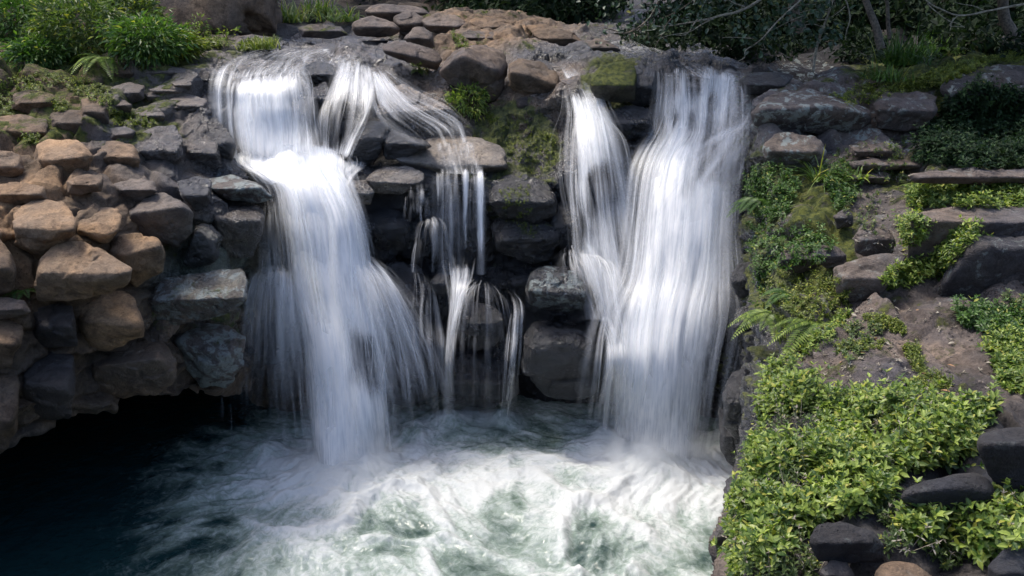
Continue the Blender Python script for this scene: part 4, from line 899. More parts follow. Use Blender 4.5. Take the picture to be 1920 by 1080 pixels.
# streams on the plateau
fall('stream_water', None, [
    [(500, 98, 17.4, .2), (452, 112, 15.9, .35), (420, 135, 14.7, .45), (412, 152, 14.1, .6)],
    [(570, 88, 18.2, .3), (520, 100, 16.7, .45), (475, 128, 14.9, .5), (462, 152, 14.05, .7)],
    [(630, 84, 18.8, .35), (590, 92, 17.4, .5), (545, 112, 15.6, .45), (520, 148, 14.1, .65)],
    [(680, 84, 18.7, .35), (655, 94, 17.3, .5), (640, 110, 16.0, .5), (634, 132, 14.95, .6)],
    [(722, 86, 18.0, .2), (710, 98, 16.9, .4), (705, 115, 15.9, .45), (702, 134, 15.1, .6)]], seed=21, layers=1, rope=.03, kind='structure', nv=90, edge=.2, top=.2, end=.15, dens=.53)
fall('stream_water', None, [
    [(1128, 64, 20.6, .2), (1090, 88, 18.4, .3), (1040, 108, 16.5, .4), (1050, 130, 15.8, .6)],
    [(1150, 62, 20.6, .3), (1150, 86, 18.6, .35), (1140, 106, 16.9, .35), (1120, 128, 15.8, .3)],
    [(1170, 66, 20.2, .3), (1200, 90, 18.4, .4), (1230, 112, 16.8, .35), (1250, 142, 15.0, .45)],
    [(1180, 76, 20, .1), (1290, 108, 17.4, .3), (1350, 124, 16.2, .35), (1390, 144, 14.9, .45)]], seed=22, layers=1, rope=.05, kind='structure', nv=90, edge=.1, dens=.7)
fall('stream_water', None, [
    [(430, 288, 13.95, .7), (440, 302, 13.7, .9), (470, 322, 13.3, .9), (508, 345, 13.1, .8)],
    [(520, 284, 14.0, .7), (525, 300, 13.7, .95), (540, 322, 13.3, .95), (560, 350, 13.0, .8)],
    [(610, 284, 14.0, .6), (612, 300, 13.7, .9), (610, 322, 13.35, .9), (612, 350, 13.05, .8)],
    [(690, 300, 14.0, .2), (690, 312, 13.8, .4), (668, 326, 13.5, .6), (652, 345, 13.2, .6)]], seed=23, layers=1, rope=.08, kind='structure', nv=90, edge=.06, top=.1, dens=.6)

fall('stream_water', None, [
    [(770, 262, 14.0, .3), (775, 285, 13.6, .4), (808, 325, 13.2, .5)], [(830, 256, 14.0, .5), (835, 285, 13.6, .5), (850, 326, 13.15, .6)],
    [(880, 258, 14.0, .5), (885, 285, 13.6, .5), (888, 326, 13.15, .6)], [(915, 268, 14.0, .2), (915, 290, 13.6, .3), (910, 326, 13.2, .5)]], seed=24, layers=1, rope=.02, kind='structure', nv=60, edge=.3, top=.3, dens=.5)
# ---- the plunge pool
nx, ny = 820, 640
X, Y = np.meshgrid(np.linspace(-13.5, 5.6, nx), np.linspace(5.2, 16.6, ny))
X = X + 0; V = np.stack((X, Y, np.zeros_like(X)), -1)
px, py = proj(V)
SRC = [(P(650, 880, z=0), 2.1, 1.), (P(1235, 865, z=0), 2.2, 1.), (P(945, 785, z=0), .7, .6), (P(845, 790, z=0), .8, .6), (P(500, 845, z=0), .9, .5), (P(770, 815, z=0), .9, .7), (P(1130, 815, z=0), .8, .5)]
foam = np.zeros(X.shape); wsum = np.zeros(X.shape); nn = np.zeros(X.shape); hgt = np.zeros(X.shape); flow = np.zeros(V.shape)
for i, (c, r_, a) in enumerate(SRC):
    dx, dy = X - c[0], Y - c[1]
    rr = np.sqrt(dx * dx + dy * dy) + 1e-6; th = np.arctan2(dy, dx)
    dens_ = np.exp(-(rr / r_) ** 2 * .8)
    foam = np.maximum(foam, a * dens_)
    hgt += a * .32 * np.exp(-(rr / (r_ * .3)) ** 2)
# large swirl by warping, then streaks drawn outward from the two big plunge points
wq = np.stack((X * .5, Y * .5, 0 * X), -1)
wx, wy = fbm(wq, 3, 71) - .5, fbm(wq + 9, 3, 72) - .5
X2, Y2 = X + wx * 1.6, Y + wy * 1.6
pol = []
for c in (SRC[0][0], SRC[1][0]):
    dx, dy = X2 - c[0], Y2 - c[1]; rr = np.sqrt(dx * dx + dy * dy); 
    pol.append((rr, np.cos(np.arctan2(dy, dx)), np.sin(np.arctan2(dy, dx))))
wA = 1 / (pol[0][0] ** 4 + .05); wB = 1 / (pol[1][0] ** 4 + .05)
def pnoise(k, fr, o, s):
    r_, c_, s_ = pol[k]
    return fbm(np.stack((c_ * fr * np.maximum(r_, .4) ** .0 + r_ * .8, s_ * fr, r_ * 1.1), -1), o, s)
streak = (pnoise(0, 9, 4, 81) * wA + pnoise(1, 9, 4, 83) * wB) / (wA + wB)
blob = fbm(np.stack((X2 * 1.5, Y2 * 1.9, 0 * X), -1), 5, 85, .55)
vein = 1 - np.abs(fbm(np.stack((X2 * 2.3, Y2 * 2.8, 0 * X), -1), 4, 86) - .5) * 5
wide = field(px, py, [(860, 980, 600, 210, .55), (1150, 920, 300, 130, .6), (700, 915, 250, 90, .85), (1230, 880, 170, 70, .9), (650, 1020, 260, 80, .6), (1000, 790, 170, 50, .5), (420, 900, 100, 60, .42), (530, 875, 140, 50, .52), (470, 960, 110, 50, .5), (330, 1040, 170, 70, .34), (1000, 1060, 420, 60, .5), (870, 1040, 60, 70, .5), (745, 1010, 80, 30, .42), (1090, 915, 55, 25, .42), (1140, 1010, 90, 35, .46), (945, 960, 40, 40, .45)], 0.)
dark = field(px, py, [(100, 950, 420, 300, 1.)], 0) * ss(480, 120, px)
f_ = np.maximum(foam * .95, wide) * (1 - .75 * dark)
f_ = f_ + (streak - .5) * .5 * ss(0, .35, f_) + (blob - .5) * .5 * ss(0, .3, f_) + (vein - .6) * .08 * ss(0.02, .3, f_)
for x_, y_, R_ in ((745, 985, .62), (1105, 905, .42), (1150, 995, .62), (905, 1050, .5), (560, 985, .5)):
    c = P(x_, y_, z=0); rr = np.sqrt((X2 - c[0]) ** 2 + ((Y2 - c[1]) * 1.1) ** 2)
    f_ = f_ - .13 * np.exp(-(rr / R_) ** 2) + .22 * np.exp(-((rr - R_ * 1.35) / .14) ** 2)
    hgt += .07 * np.exp(-(rr / R_) ** 2) + .06 * np.exp(-((rr - R_ * 1.35) / .12) ** 2)
f_ = f_ - ss(.5, .0, wide + foam) * .18
hgt += (blob - .5) * .30 * ss(0, .5, f_) + (fbm(np.stack((X2 * 6, Y2 * 6, 0 * X), -1), 3, 89) - .5) * .07 * ss(.1, .6, f_) + (streak - .5) * .05 * ss(0, .5, f_) + (fbm(np.stack((X * 3, Y * 3, 0 * X), -1), 3, 88) - .5) * .05
V[..., 2] = hgt - .02
def pc(c):
    dx, dy = X + wx * .5 - c[0], Y + wy * .5 - c[1]
    r_ = np.sqrt(dx * dx + dy * dy); th_ = np.arctan2(dx, -dy)
    return np.stack((th_ * 17, r_ * 2.6, 0 * r_), -1).reshape(-1, 3)
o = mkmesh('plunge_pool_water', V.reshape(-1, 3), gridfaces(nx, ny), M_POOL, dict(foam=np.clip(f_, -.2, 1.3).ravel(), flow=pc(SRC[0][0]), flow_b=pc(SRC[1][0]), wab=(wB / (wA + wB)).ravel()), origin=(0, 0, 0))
tag(o, kind='structure')

# spray hanging over the two plunge points
def mist(label, c, r3, dens_, seed):
    V_, F_ = ICO[4]
    V_ = V_ * np.array(r3) * (.85 + .5 * (fbm(V_ * 1.4 + seed, 3, seed) - .5))[:, None]
    V_[:, 2] = np.maximum(V_[:, 2], -.1)
    t = NT('spray'); co = t.n('TexCoord').outputs['Object']; gp = t.n('NewGeometry').outputs['Position']
    q = t.n('VectorMath', {0: co, 1: tuple(1 / a for a in r3)}, operation='MULTIPLY').outputs[0]
    ln = t.n('VectorMath', {0: q}, operation='LENGTH').outputs['Value']
    d = t.math('MULTIPLY', t.math('MULTIPLY', t.ramp(ln, .0, .85, 1, 0), t.ramp(t.noise(gp, 3.4, 4), .36, .66)), dens_)
    v = t.n('VolumePrincipled', {'Color': (.93, .95, .97, 1), 'Density': d})
    t.t.links.new(v.outputs[0], t.out.inputs[1])
    tag(mkmesh('spray_mist', V_ + np.array(c), F_, t.m, origin=c), label, 'spray', kind='stuff')
mist('white spray boiling up where the biggest left fall lands', P(655, 875, z=.02), (1.35, .9, .9), 6., 1)
mist('white spray boiling up where the widest right fall lands', P(1225, 868, z=.02), (1.55, .95, .95), 6., 2)
mist('thin spray along the foot of the centre trickles', P(890, 790, z=.02), (1.4, .55, .4), 3., 3)
sc.cycles.volume_step_rate = 2.5

# ================================================================ plants
RG = np.random.RandomState(7)
def nrm(v): return v / (np.linalg.norm(v, axis=-1, keepdims=True) + 1e-9)
def leafset(C, D, U, L, W, full=True, droop=.18, fold=.14):
    """leaf blades: base C, direction D, upper side U"""
    C, D, U = np.asarray(C, float), nrm(np.asarray(D, float)), np.asarray(U, float)
    n = len(C); L = np.broadcast_to(L, (n,))[:, None]; W = np.broadcast_to(W, (n,))[:, None]
    S = nrm(np.cross(D, U)); Nn = np.cross(S, D)
    rnd = RG.rand(n)
    if full:
        def at(t, s, up): return C + D * L * t + S * W * s + Nn * (W * up - L * droop * t * t)
        V = np.stack([at(0, 0, 0), at(.33, -.46, fold), at(.33, 0, 0), at(.33, .46, fold), at(.68, -.38, fold), at(.68, 0, 0), at(.68, .38, fold), at(1, 0, 0)], 1)
        o = (np.arange(n) * 8)[:, None]
        T = np.concatenate([o + np.array(t) for t in ((0, 2, 1), (0, 3, 2), (4, 5, 7), (5, 6, 7))])
        Q = np.concatenate([o + np.array(t) for t in ((1, 2, 5, 4), (2, 3, 6, 5))])
        return V.reshape(-1, 3), [T, Q], np.repeat(rnd, 8)
    V = np.stack([C, C + D * L * .45 - S * W * .5 + Nn * W * fold, C + D * L - Nn * L * droop, C + D * L * .45 + S * W * .5 + Nn * W * fold], 1)
    o = (np.arange(n) * 4)[:, None]
    return V.reshape(-1, 3), [np.concatenate([o + np.array((0, 3, 2)), o + np.array((0, 2, 1))])], np.repeat(rnd, 4)
def inpoly(x, y, poly):
    r = False; j = len(poly) - 1
    for i in range(len(poly)):
        xi, yi = poly[i]; xj, yj = poly[j]
        if (yi > y) != (yj > y) and x < (xj - xi) * (y - yi) / (yj - yi) + xi: r = not r
        j = i
    return r
def scatter(poly, n, clump=None, tr=None):
    """roots of plants on the rock inside a traced patch"""
    q = pts(poly) if isinstance(poly, str) else poly
    a = np.array(q); lo, hi = a.min(0), a.max(0)
    H, Nn, tries = [], [], 0
    while len(H) < n and tries < n * 12:
        tries += 1
        x, y = RG.uniform(lo, hi)
        if not inpoly(x, y, q): continue
        if clump is not None:
            if vnoise(np.array([[x / clump, y / clump * 1.3, 3.]]), 4)[0] < .43: continue
        h = ray(x, y, [tr or BVALL])
        if h is None or h[0] is None: continue
        nn_ = h[1]
        if nn_.dot(CAM - h[0]) < 0: nn_ = -nn_
        H.append(h[0][:]); Nn.append(nn_[:])
    return np.array(H), np.array(Nn)
def shoots(H, Nn, hgt, leafL, nodes=3, wr=.42, up=.8, stems=True, rad=.0022):
    C, D, U, L = [], [], [], []
    st = []
    for h, nn_ in zip(H, Nn):
        ax = nrm(nn_ * .55 + np.array((0, 0, up)) + RG.normal(0, .35, 3))
        hh = hgt * RG.uniform(.35, 1.25) * (.25 + 1.7 * vnoise(np.array([h * 4.]), 8)[0])
        a0 = RG.uniform(0, 6.28)
        e1 = nrm(np.cross(ax, (.3, .9, .1))); e2 = np.cross(ax, e1)
        for k in range(nodes + 1):
            t = (k + 1) / (nodes + 1); c = h + ax * hh * t
            last = k == nodes
            for j in range(4 if last else 2):
                a = a0 + k * 1.57 + j * (1.57 if last else 3.14) + RG.normal(0, .25)
                r_ = e1 * math.cos(a) + e2 * math.sin(a)
                C.append(c); D.append(r_ * (.75 if last else 1) + ax * (.75 if last else .30) + RG.normal(0, .12, 3)); U.append(ax)
                L.append(leafL * RG.uniform(.6, 1.15) * (.75 if last else 1))
        if stems: st.append(tube([h - ax * .02, h + ax * hh * .5, h + ax * hh], (rad, rad * .7), 3))
    L = np.array(L)
    v, f, r = leafset(C, D, U, L, L * wr)
    return v, f, r, st
def cover(name, label, patches, hgt, leafL, mat, nodes=3, wr=.42, cat='ground cover', clump=None, stems=True, kind='stuff', group=None):
    V, Fc, Rn, o, S = [], [], [], 0, []
    for poly, n in patches:
        H, Nn = scatter(poly, n, clump)
        if not len(H): continue
        v, f, r, st = shoots(H, Nn, hgt, leafL, nodes, wr, stems=stems)
        V.append((v, f)); Rn.append(r); S += st
    ns = 0
    if S:
        sv, sf = join(S); V.append((sv, sf)); Rn.append(np.full(len(sv), .3))
    v, f = join(V)
    ob = mkmesh(name, v, f, mat, dict(rnd=np.concatenate(Rn)), smooth=False)
    return tag(ob, label, cat, group, kind)
def blades(c, n, L, spread, up=1., width=.006, droop=.9, seg=5, base=.05):
    """a tuft of arching grass blades"""
    out = []; rn = []
    for i in range(n):
        a = RG.uniform(0, 6.28); s_ = spread * math.sqrt(RG.rand()); l = L * RG.uniform(.5, 1.1)
        d0 = nrm(np.array((math.cos(a) * s_, math.sin(a) * s_, up))); hor = np.array((math.cos(a), math.sin(a), 0))
        t = np.linspace(0, 1, seg)[:, None]
        b = np.array(c) + np.array((RG.normal(0, base), RG.normal(0, base), 0))
        p = b + d0 * l * t + (hor * .5 - np.array((0, 0, 1))) * l * droop * s_ * t ** 2
        sd_ = nrm(np.cross(d0, hor + (.01, .02, .03))) if abs(s_) > .02 else np.array((1., 0, 0))
        w_ = width * (1 - t ** 2) + .0004
        v = np.concatenate((p - sd_ * w_, p + sd_ * w_)); k = np.arange(seg - 1)
        out.append((v, np.stack((k, k + 1, k + 1 + seg, k + seg), 1))); rn.append(np.full(len(v), RG.rand()))
    v, f = join(out)
    return v, f, np.concatenate(rn)
def tuft(label, px, py, n, L, spread, mat=M_GRASS, width=.006, d=None, droop=.9, base=.05, name='grass_tuft', cat='grass tuft', group=None, up=1.):
    h = ray(px, py, [BVALL]); c = np.array(h[0][:]) if d is None and h and h[0] is not None else P(px, py, d or 14)
    v, f, r = blades(c, n, L, spread, up, width, droop, base=base)
    return tag(mkmesh(name, v, f, mat, dict(rnd=r), smooth=False, origin=c), label, cat, group)
def fern(label, px, py, n, L, mat, tilt=.5, toward=(-.3, -1, .1), group=None):
    h = ray(px, py, [BVALL]); c = np.array(h[0][:])
    root = empty('fern', c, label, 'fern', group)
    tw = nrm(np.array(toward, float))
    for i in range(n):
        a = (i / max(1, n - 1) - .5) * 2.6 + RG.normal(0, .15)
        d0 = nrm(np.array((tw[0] * math.cos(a) - tw[1] * math.sin(a), tw[0] * math.sin(a) + tw[1] * math.cos(a), tilt + RG.normal(0, .15))))
        l = L * RG.uniform(.7, 1.1)
        t = np.linspace(0, 1, 26)[:, None]
        hor = d0 * (1, 1, 0)
        p = c + d0 * l * t - np.array((0, 0, 1)) * l * .75 * t ** 2
        T = nrm(np.gradient(p, axis=0)); S = nrm(np.cross(T, (0, 0, 1.))); Un = np.cross(S, T)
        wl = l * .26 * np.sin(np.clip(t * .92 + .08, 0, 1) * math.pi) ** .7 * (1 - t * .45)
        C = np.concatenate((p[2:], p[2:])); D = np.concatenate((S[2:] + T[2:] * .35, -S[2:] + T[2:] * .35)); U = np.concatenate((Un[2:], Un[2:]))
        LL = np.concatenate((wl[2:, 0], wl[2:, 0])) + .004
        v, f, r = leafset(C, D, U, LL, l * .038, full=False, droop=.12, fold=.05)
        sv, sf = tube(p, (l * .008, l * .002), 4)
        vv, ff = join([(v, f), (sv, sf)])
        mkmesh('frond', vv, ff, mat, dict(rnd=np.concatenate((r * .6 + .2, np.full(len(sv), .2)))), smooth=False, parent=root)
    return root
def clumpleaves(c, rad, ncl, per, L, W, crad=.28, up=(0, 0, 1), full=False, shell=.55):
    """leaves in clusters spread through an uneven crown"""
    q = RG.normal(0, 1, (ncl, 3)); q = nrm(q) * (shell + (1 - shell) * RG.rand(ncl, 1)) ** .6
    q = q * (.75 + .5 * fbm(q * 1.3 + c, 2, 5)[:, None])
    cc_ = np.array(c) + q * np.array(rad)
    C = np.repeat(cc_, per, 0) + RG.normal(0, 1, (ncl * per, 3)) * crad * np.array((1, 1, .6))
    D = nrm(C - np.array(c) + RG.normal(0, .6, C.shape) * np.array(rad).mean()) + np.array((0, 0, -.15))
    U = np.array(up) + RG.normal(0, .45, C.shape)
    l = L * RG.uniform(.6, 1.2, len(C))
    v, f, r = leafset(C, D, U, l, l * W, full=full)
    return v, f, r, cc_
def shrub(label, c, rad, ncl, per, L, W, mat, name='shrub', cat='shrub', crad=.1, full=False, group=None):
    c = np.array(c); base = c - np.array((0, 0, rad[2]))
    root = empty(name, base, label, cat, group)
    v, f, r, cc_ = clumpleaves(c, rad, ncl, per, L, W, crad, full=full)
    mkmesh('foliage', v, f, mat, dict(rnd=r), smooth=False, parent=root)
    st = [tube(smoothline([base, base * .5 + q * .5 + RG.normal(0, .06, 3), q], 6), (.014, .004), 4) for q in cc_[::max(1, ncl // 22)]]
    sv, sf = join(st)
    mkmesh('stem', sv, sf, M_STEM, parent=root)
    return root
def tree(label, path, rad, crowns, mat, L=.16, W=.55, per=26, bark=M_BARK, limbs=7, crad=.35):
    """trunk path, trunk radius, crowns = (centre, radii, clusters)"""
    path = np.array(path)
    root = empty('tree', path[0], label, 'tree')
    sp = smoothline(path, 22)
    sp = sp + np.stack([fbm(np.stack((sp[:, 2] * 1.3, sp[:, 2] * 0 + k, sp[:, 0]), -1), 3, k) - .5 for k in (1, 2, 3)], -1) * .12
    v, f = tube(sp, (rad, rad * .45), 10)
    mkmesh('trunk', v, f, bark, parent=root)
    V, Rn, br = [], [], []
    for c, r3, n in crowns:
        v, f, r, cc_ = clumpleaves(c, r3, n, per, L, W, crad)
        V.append((v, f)); Rn.append(r)
        for q in cc_[::max(1, n // limbs)]:
            s0 = sp[int(len(sp) * RG.uniform(.45, .98))]
            br.append(tube(smoothline([s0, s0 * .5 + q * .5 + RG.normal(0, .2, 3) + (0, 0, .15), q], 9), (rad * .35, rad * .06), 5))
    v, f = join(V); mkmesh('crown', v, f, mat, dict(rnd=np.concatenate(Rn)), smooth=False, parent=root)
    v, f = join(br); mkmesh('branch', v, f, bark, parent=root)
    return root

# --- the leafy mat near the camera
MAT1 = '1405,850 1440,705 1490,685 1520,735 1560,760 1640,752 1690,745 1730,765 1770,790 1830,772 1875,765 1850,790 1822,815 1825,850 1770,880 1700,890 1655,935 1690,975 1760,985 1830,985 1890,965 1940,960 1940,1030 1860,1030 1830,1060 1770,1070 1720,1040 1680,1035 1660,1040 1660,990 1580,965 1520,990 1505,1020 1530,1060 1530,1095 1375,1095 1370,1010 1395,960 1420,900'
cover('leafy_ground_cover', 'dense bright green leafy mat spilling over the near ledge at bottom right', [(MAT1, 2700)], .16, .072, M_LEAF, nodes=3, wr=.46, clump=75)
cover('leafy_ground_cover', 'small darker plants filling the gaps of the bright leafy mat', [(MAT1, 1300)], .09, .040, M_OLIVE, nodes=2)
cover('dead_stems', 'brown dead stems and withered leaves among the leafy mat', [(MAT1, 260)], .17, .035, M_TWIG, nodes=1, wr=.3, cat='dead stems')
cover('leafy_ground_cover', 'bright leafy patch at the right edge beside the path ledge', [('1850,650 1900,625 1940,640 1940,745 1890,735 1860,700', 420)], .12, .06, M_LEAF)
cover('leafy_ground_cover', 'darker leaves in the hollow below the black fronted block', [('1790,580 1850,585 1940,590 1940,640 1880,640 1830,625 1800,610', 380)], .12, .06, M_MID)
cover('leafy_ground_cover', 'leaves creeping along the edge above the fern wall', [('1430,700 1500,650 1560,600 1600,585 1560,640 1500,680 1450,720', 130), ('1400,1000 1370,960 1400,860 1430,800 1440,830 1410,930', 160)], .10, .055, M_LEAF)
cover('leafy_ground_cover', 'diagonal runner of leaves between the two right-hand blocks', [('1650,530 1680,500 1740,490 1780,440 1820,420 1830,445 1790,500 1730,530 1670,545', 420), ('1690,420 1720,400 1730,450 1700,470', 90)], .12, .065, M_LEAF)
cover('leafy_ground_cover', 'yellow-green leaves along the stepped ledge at right', [('1700,355 1760,345 1940,345 1940,388 1850,392 1760,392 1705,395', 800)], .12, .065, M_LEAF)
cover('creeping_vine', 'dark glossy vines hanging over the hooded rock', [('1715,300 1725,260 1760,215 1790,180 1830,165 1900,170 1940,190 1940,318 1850,320 1760,312', 1500)], .16, .085, M_DARK, cat='vine', nodes=3)
cover('leafy_ground_cover', 'tangled foliage covering the wall right of the widest fall', [('1385,345 1410,310 1470,325 1500,350 1480,400 1440,430 1400,400', 330), ('1400,420 1450,420 1540,440 1560,480 1450,520 1430,580 1410,500', 230), ('1540,320 1580,300 1610,330 1600,380 1560,400', 160)], .11, .06, M_MID)
cover('leafy_ground_cover', 'moss and small leaves draping the fern wall', [('1430,500 1500,520 1570,520 1600,580 1560,620 1500,660 1450,640 1430,580', 300)], .07, .045, M_MOSS)
cover('moss_patch', 'low yellow-green moss plants on the top ledge at right', [('1680,165 1740,140 1800,118 1860,108 1940,95 1940,118 1860,120 1790,150 1760,165', 900), ('1560,180 1620,160 1700,158 1750,168 1690,175 1600,205', 170)], .06, .045, M_MOSS, cat='moss')
cover('moss_patch', 'grassy moss tufts scattered over the path ledge', [('1610,595 1650,588 1700,612 1700,628 1650,618', 130), ('1560,645 1660,640 1650,655 1570,662', 80), ('1690,650 1720,650 1735,700 1715,700', 110), ('1690,715 1760,700 1790,730 1740,745', 110)], .045, .035, M_MOSS, cat='moss')
cover('moss_patch', 'yellow-green moss plants in the cracks of the left slab', [('-20,150 60,140 140,145 200,165 215,195 190,200 120,165 60,172 -20,165', 260), ('200,205 250,215 300,228 280,240 215,236', 110), ('98,195 125,190 125,210 105,212', 60), ('250,105 300,100 330,108 290,120 265,135', 90), ('40,255 75,250 70,272 45,272', 40), ('-20,180 20,165 30,210 -20,240', 90)], .05, .045, M_MOSS, cat='moss')
cover('moss_patch', 'moss clinging to the wall between the centre ledge and the right branch', [('935,235 985,225 1040,265 1050,310 1000,330 960,300', 200), ('935,350 990,345 1000,400 950,420', 90), ('955,415 1010,420 1000,450', 30)], .035, .03, M_MOSS, cat='moss')
cover('moss_patch', 'small plants rooted among the brown boulders of the centre', [('765,118 800,115 805,138 780,142', 40), ('845,62 870,70 880,95 855,90', 60), ('905,200 935,225 915,235', 30), ('1000,250 1040,255 1040,275', 20)], .05, .045, M_MOSS, cat='moss')
cover('moss_patch', 'moss pads on the far bank of the left stream', [('345,75 420,78 430,90 350,98', 140), ('445,80 520,72 520,90 450,98', 160)], .06, .06, M_MOSS, cat='moss')
cover('leafy_ground_cover', 'sparse little plants sprouting between the ledges above the humps', [('1560,270 1700,262 1710,330 1690,420 1640,440 1570,400', 110), ('1640,560 1560,600 1600,640 1500,700 1560,720 1640,640 1700,560', 60), ('1880,560 1920,560 1920,600', 20)], .07, .05, M_OLIVE, clump=60)
# --- single plants
h = ray(882, 212, [BVALL]); c = np.array(h[0][:])
shrub('bushy fern-like clump growing under the biggest centre boulder', c + (-.05, -.1, .22), (.34, .3, .28), 90, 12, .10, .3, M_LEAF, crad=.05)
fern('small bright fern rooted below the two-lobed boulder', 783, 134, 5, .34, M_LEAF)
fern('pale fern hanging in front of the top-left shrub', 190, 108, 6, .75, M_LEAF, tilt=.4)
fern('left-hand fern low on the wall under the cracked hump', 1452, 590, 8, .55, M_LEAF, toward=(-1, -.9, 0))
fern('right-hand fern low on the wall with long hanging fronds', 1535, 605, 8, .6, M_LEAF, toward=(-.8, -1, 0), tilt=.3)
fern('fern near the top of the wall beside the widest fall', 1425, 375, 8, .55, M_MID, toward=(-1, -.8, 0))
fern('fern spreading in the dark gap at the far left bank', 42, 545, 5, .34, M_MID, toward=(.2, -1, 0))
fern('tiny fern dangling from the wall above the left-hand fern', 1480, 552, 6, .4, M_MID, toward=(-.9, -1, 0))
tuft('arching long-bladed grass hanging from the right wall', 1530, 340, 42, .75, .9, width=.009, droop=1.1)
tuft('pale young plant with strap leaves beside the arching grass', 1612, 335, 16, .26, .9, width=.018, mat=M_LEAF)
tuft('pale strap-leaved plant at the left end of the green ledge', 1730, 352, 18, .3, 1.0, width=.022, mat=M_LEAF)
for i, (x, y, n, L, lab) in enumerate([(1690, 120, 420, .75, 'tall dark grass mound under the trees'), (1745, 105, 360, .7, 'dark grass mound right of the tall one'), (1805, 100, 240, .5, 'low dark grass mound at the ledge top'), (1660, 150, 160, .4, 'dark drooping grass at the foot of the tall mound')]):
    tuft(lab, x, y, n, L, .8, mat=M_MID, width=.010, base=.16)
tuft('yellow-green grassy tuft at the rim of the left stream', 488, 92, 220, .34, .7, mat=M_MOSS, width=.01, base=.14)
for x, y, n, L, lab in [(545, 42, 150, .95, 'pale arching fern-grass at the left of the far bank'), (600, 30, 190, .9, 'brightest arching grass clump on the far bank'), (640, 40, 120, .7, 'small arching grass clump above the brown row of boulders')]:
    tuft(lab, x, y, n, L, .9, width=.016, base=.2, mat=M_GRASS)
for x, y, rx, rz, m, lab in [(30, 40, 1.3, .75, M_MID, 'shadowy bush in the top left corner'), (150, 55, 1.15, .95, M_LEAF, 'largest light green bush at top left'), (235, 30, .8, .7, M_LEAF, 'upright light bush behind the hanging fern'),
                           (275, 70, .75, .5, M_MID, 'dark leafy bush between the light one and the rock wall'), (75, 95, .7, .35, M_MID, 'low bush at the back of the brown slab'), (330, 78, .45, .3, M_MOSS, 'small yellowish bush by the far bank rocks')]:
    h = ray(x, min(y + 45, 118), [BVALL]); dd_ = h[0].y if h and h[0] else 16
    c = P(x, y + 6, min(dd_, 17) + .1)
    m = M_OLIVE if m is M_LEAF else m
    shrub(lab, c, (rx * .7, rx * .55, rz * .62), int(240 * rx), 16, .13, .34, m, crad=.11)
for x, y, lab in [(372, 45, 'little pale sprout against the brown rock wall'), (430, 60, 'second little sprout by the far bank rocks')]:
    shrub(lab, P(x, y + 6, 18.3), (.18, .15, .22), 12, 8, .1, .4, M_LEAF, name='small_plant', cat='plant', crad=.05)
# --- rock wall behind the left bank's bushes
hw = hull_rock('rock_wall', 'brown rock wall rising behind the far bank at top left', 'rock wall', [P(*q) for q in [(240, 95, 19.8), (250, -60, 20.5), (520, -60, 20.5), (520, 72, 19.8), (380, 60, 19.2), (450, 55, 19.1), (300, 70, 19.2), (330, -80, 19.6), (480, -70, 19.6), (240, 90, 22), (520, 80, 22), (520, -90, 23), (240, -90, 23)]], 'brown', 0, .12, 0, 333, 6, 20, .08, .1)
# --- the forest behind
def understory(label, poly, n, L, mat, depth, tr, per=8, W=.5, cr=.22, name='undergrowth'):
    H, Nn = scatter(poly, n, 70, tr)
    C = np.repeat(H, per, 0); k = RG.rand(len(H), 1) * depth
    dirc = nrm(np.array((0, 0, CH)) - H)
    C = C + np.repeat(dirc * k, per, 0) + RG.normal(0, cr, C.shape)
    D = RG.normal(0, 1, C.shape) + (0, -.6, -.1); U = RG.normal(0, .5, C.shape) + (0, -.3, 1)
    l = L * RG.uniform(.5, 1.3, len(C))
    v, f, r = leafset(C, D, U, l, l * W, full=False)
    return tag(mkmesh(name, v, f, mat, dict(rnd=r), smooth=False), label, 'undergrowth', kind='stuff')
BB = BV['forest_hillside']
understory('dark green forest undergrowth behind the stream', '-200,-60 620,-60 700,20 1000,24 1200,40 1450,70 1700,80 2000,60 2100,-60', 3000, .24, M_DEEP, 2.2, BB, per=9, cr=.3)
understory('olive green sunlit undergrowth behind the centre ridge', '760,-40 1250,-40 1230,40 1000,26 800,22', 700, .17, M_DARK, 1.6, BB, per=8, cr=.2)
understory('dark leaves and litter in the shade beyond the upper stream', '1170,60 1450,66 1900,55 1940,98 1640,112 1440,104 1180,86', 900, .16, M_DEEP, .5, BVALL, per=8, cr=.15)
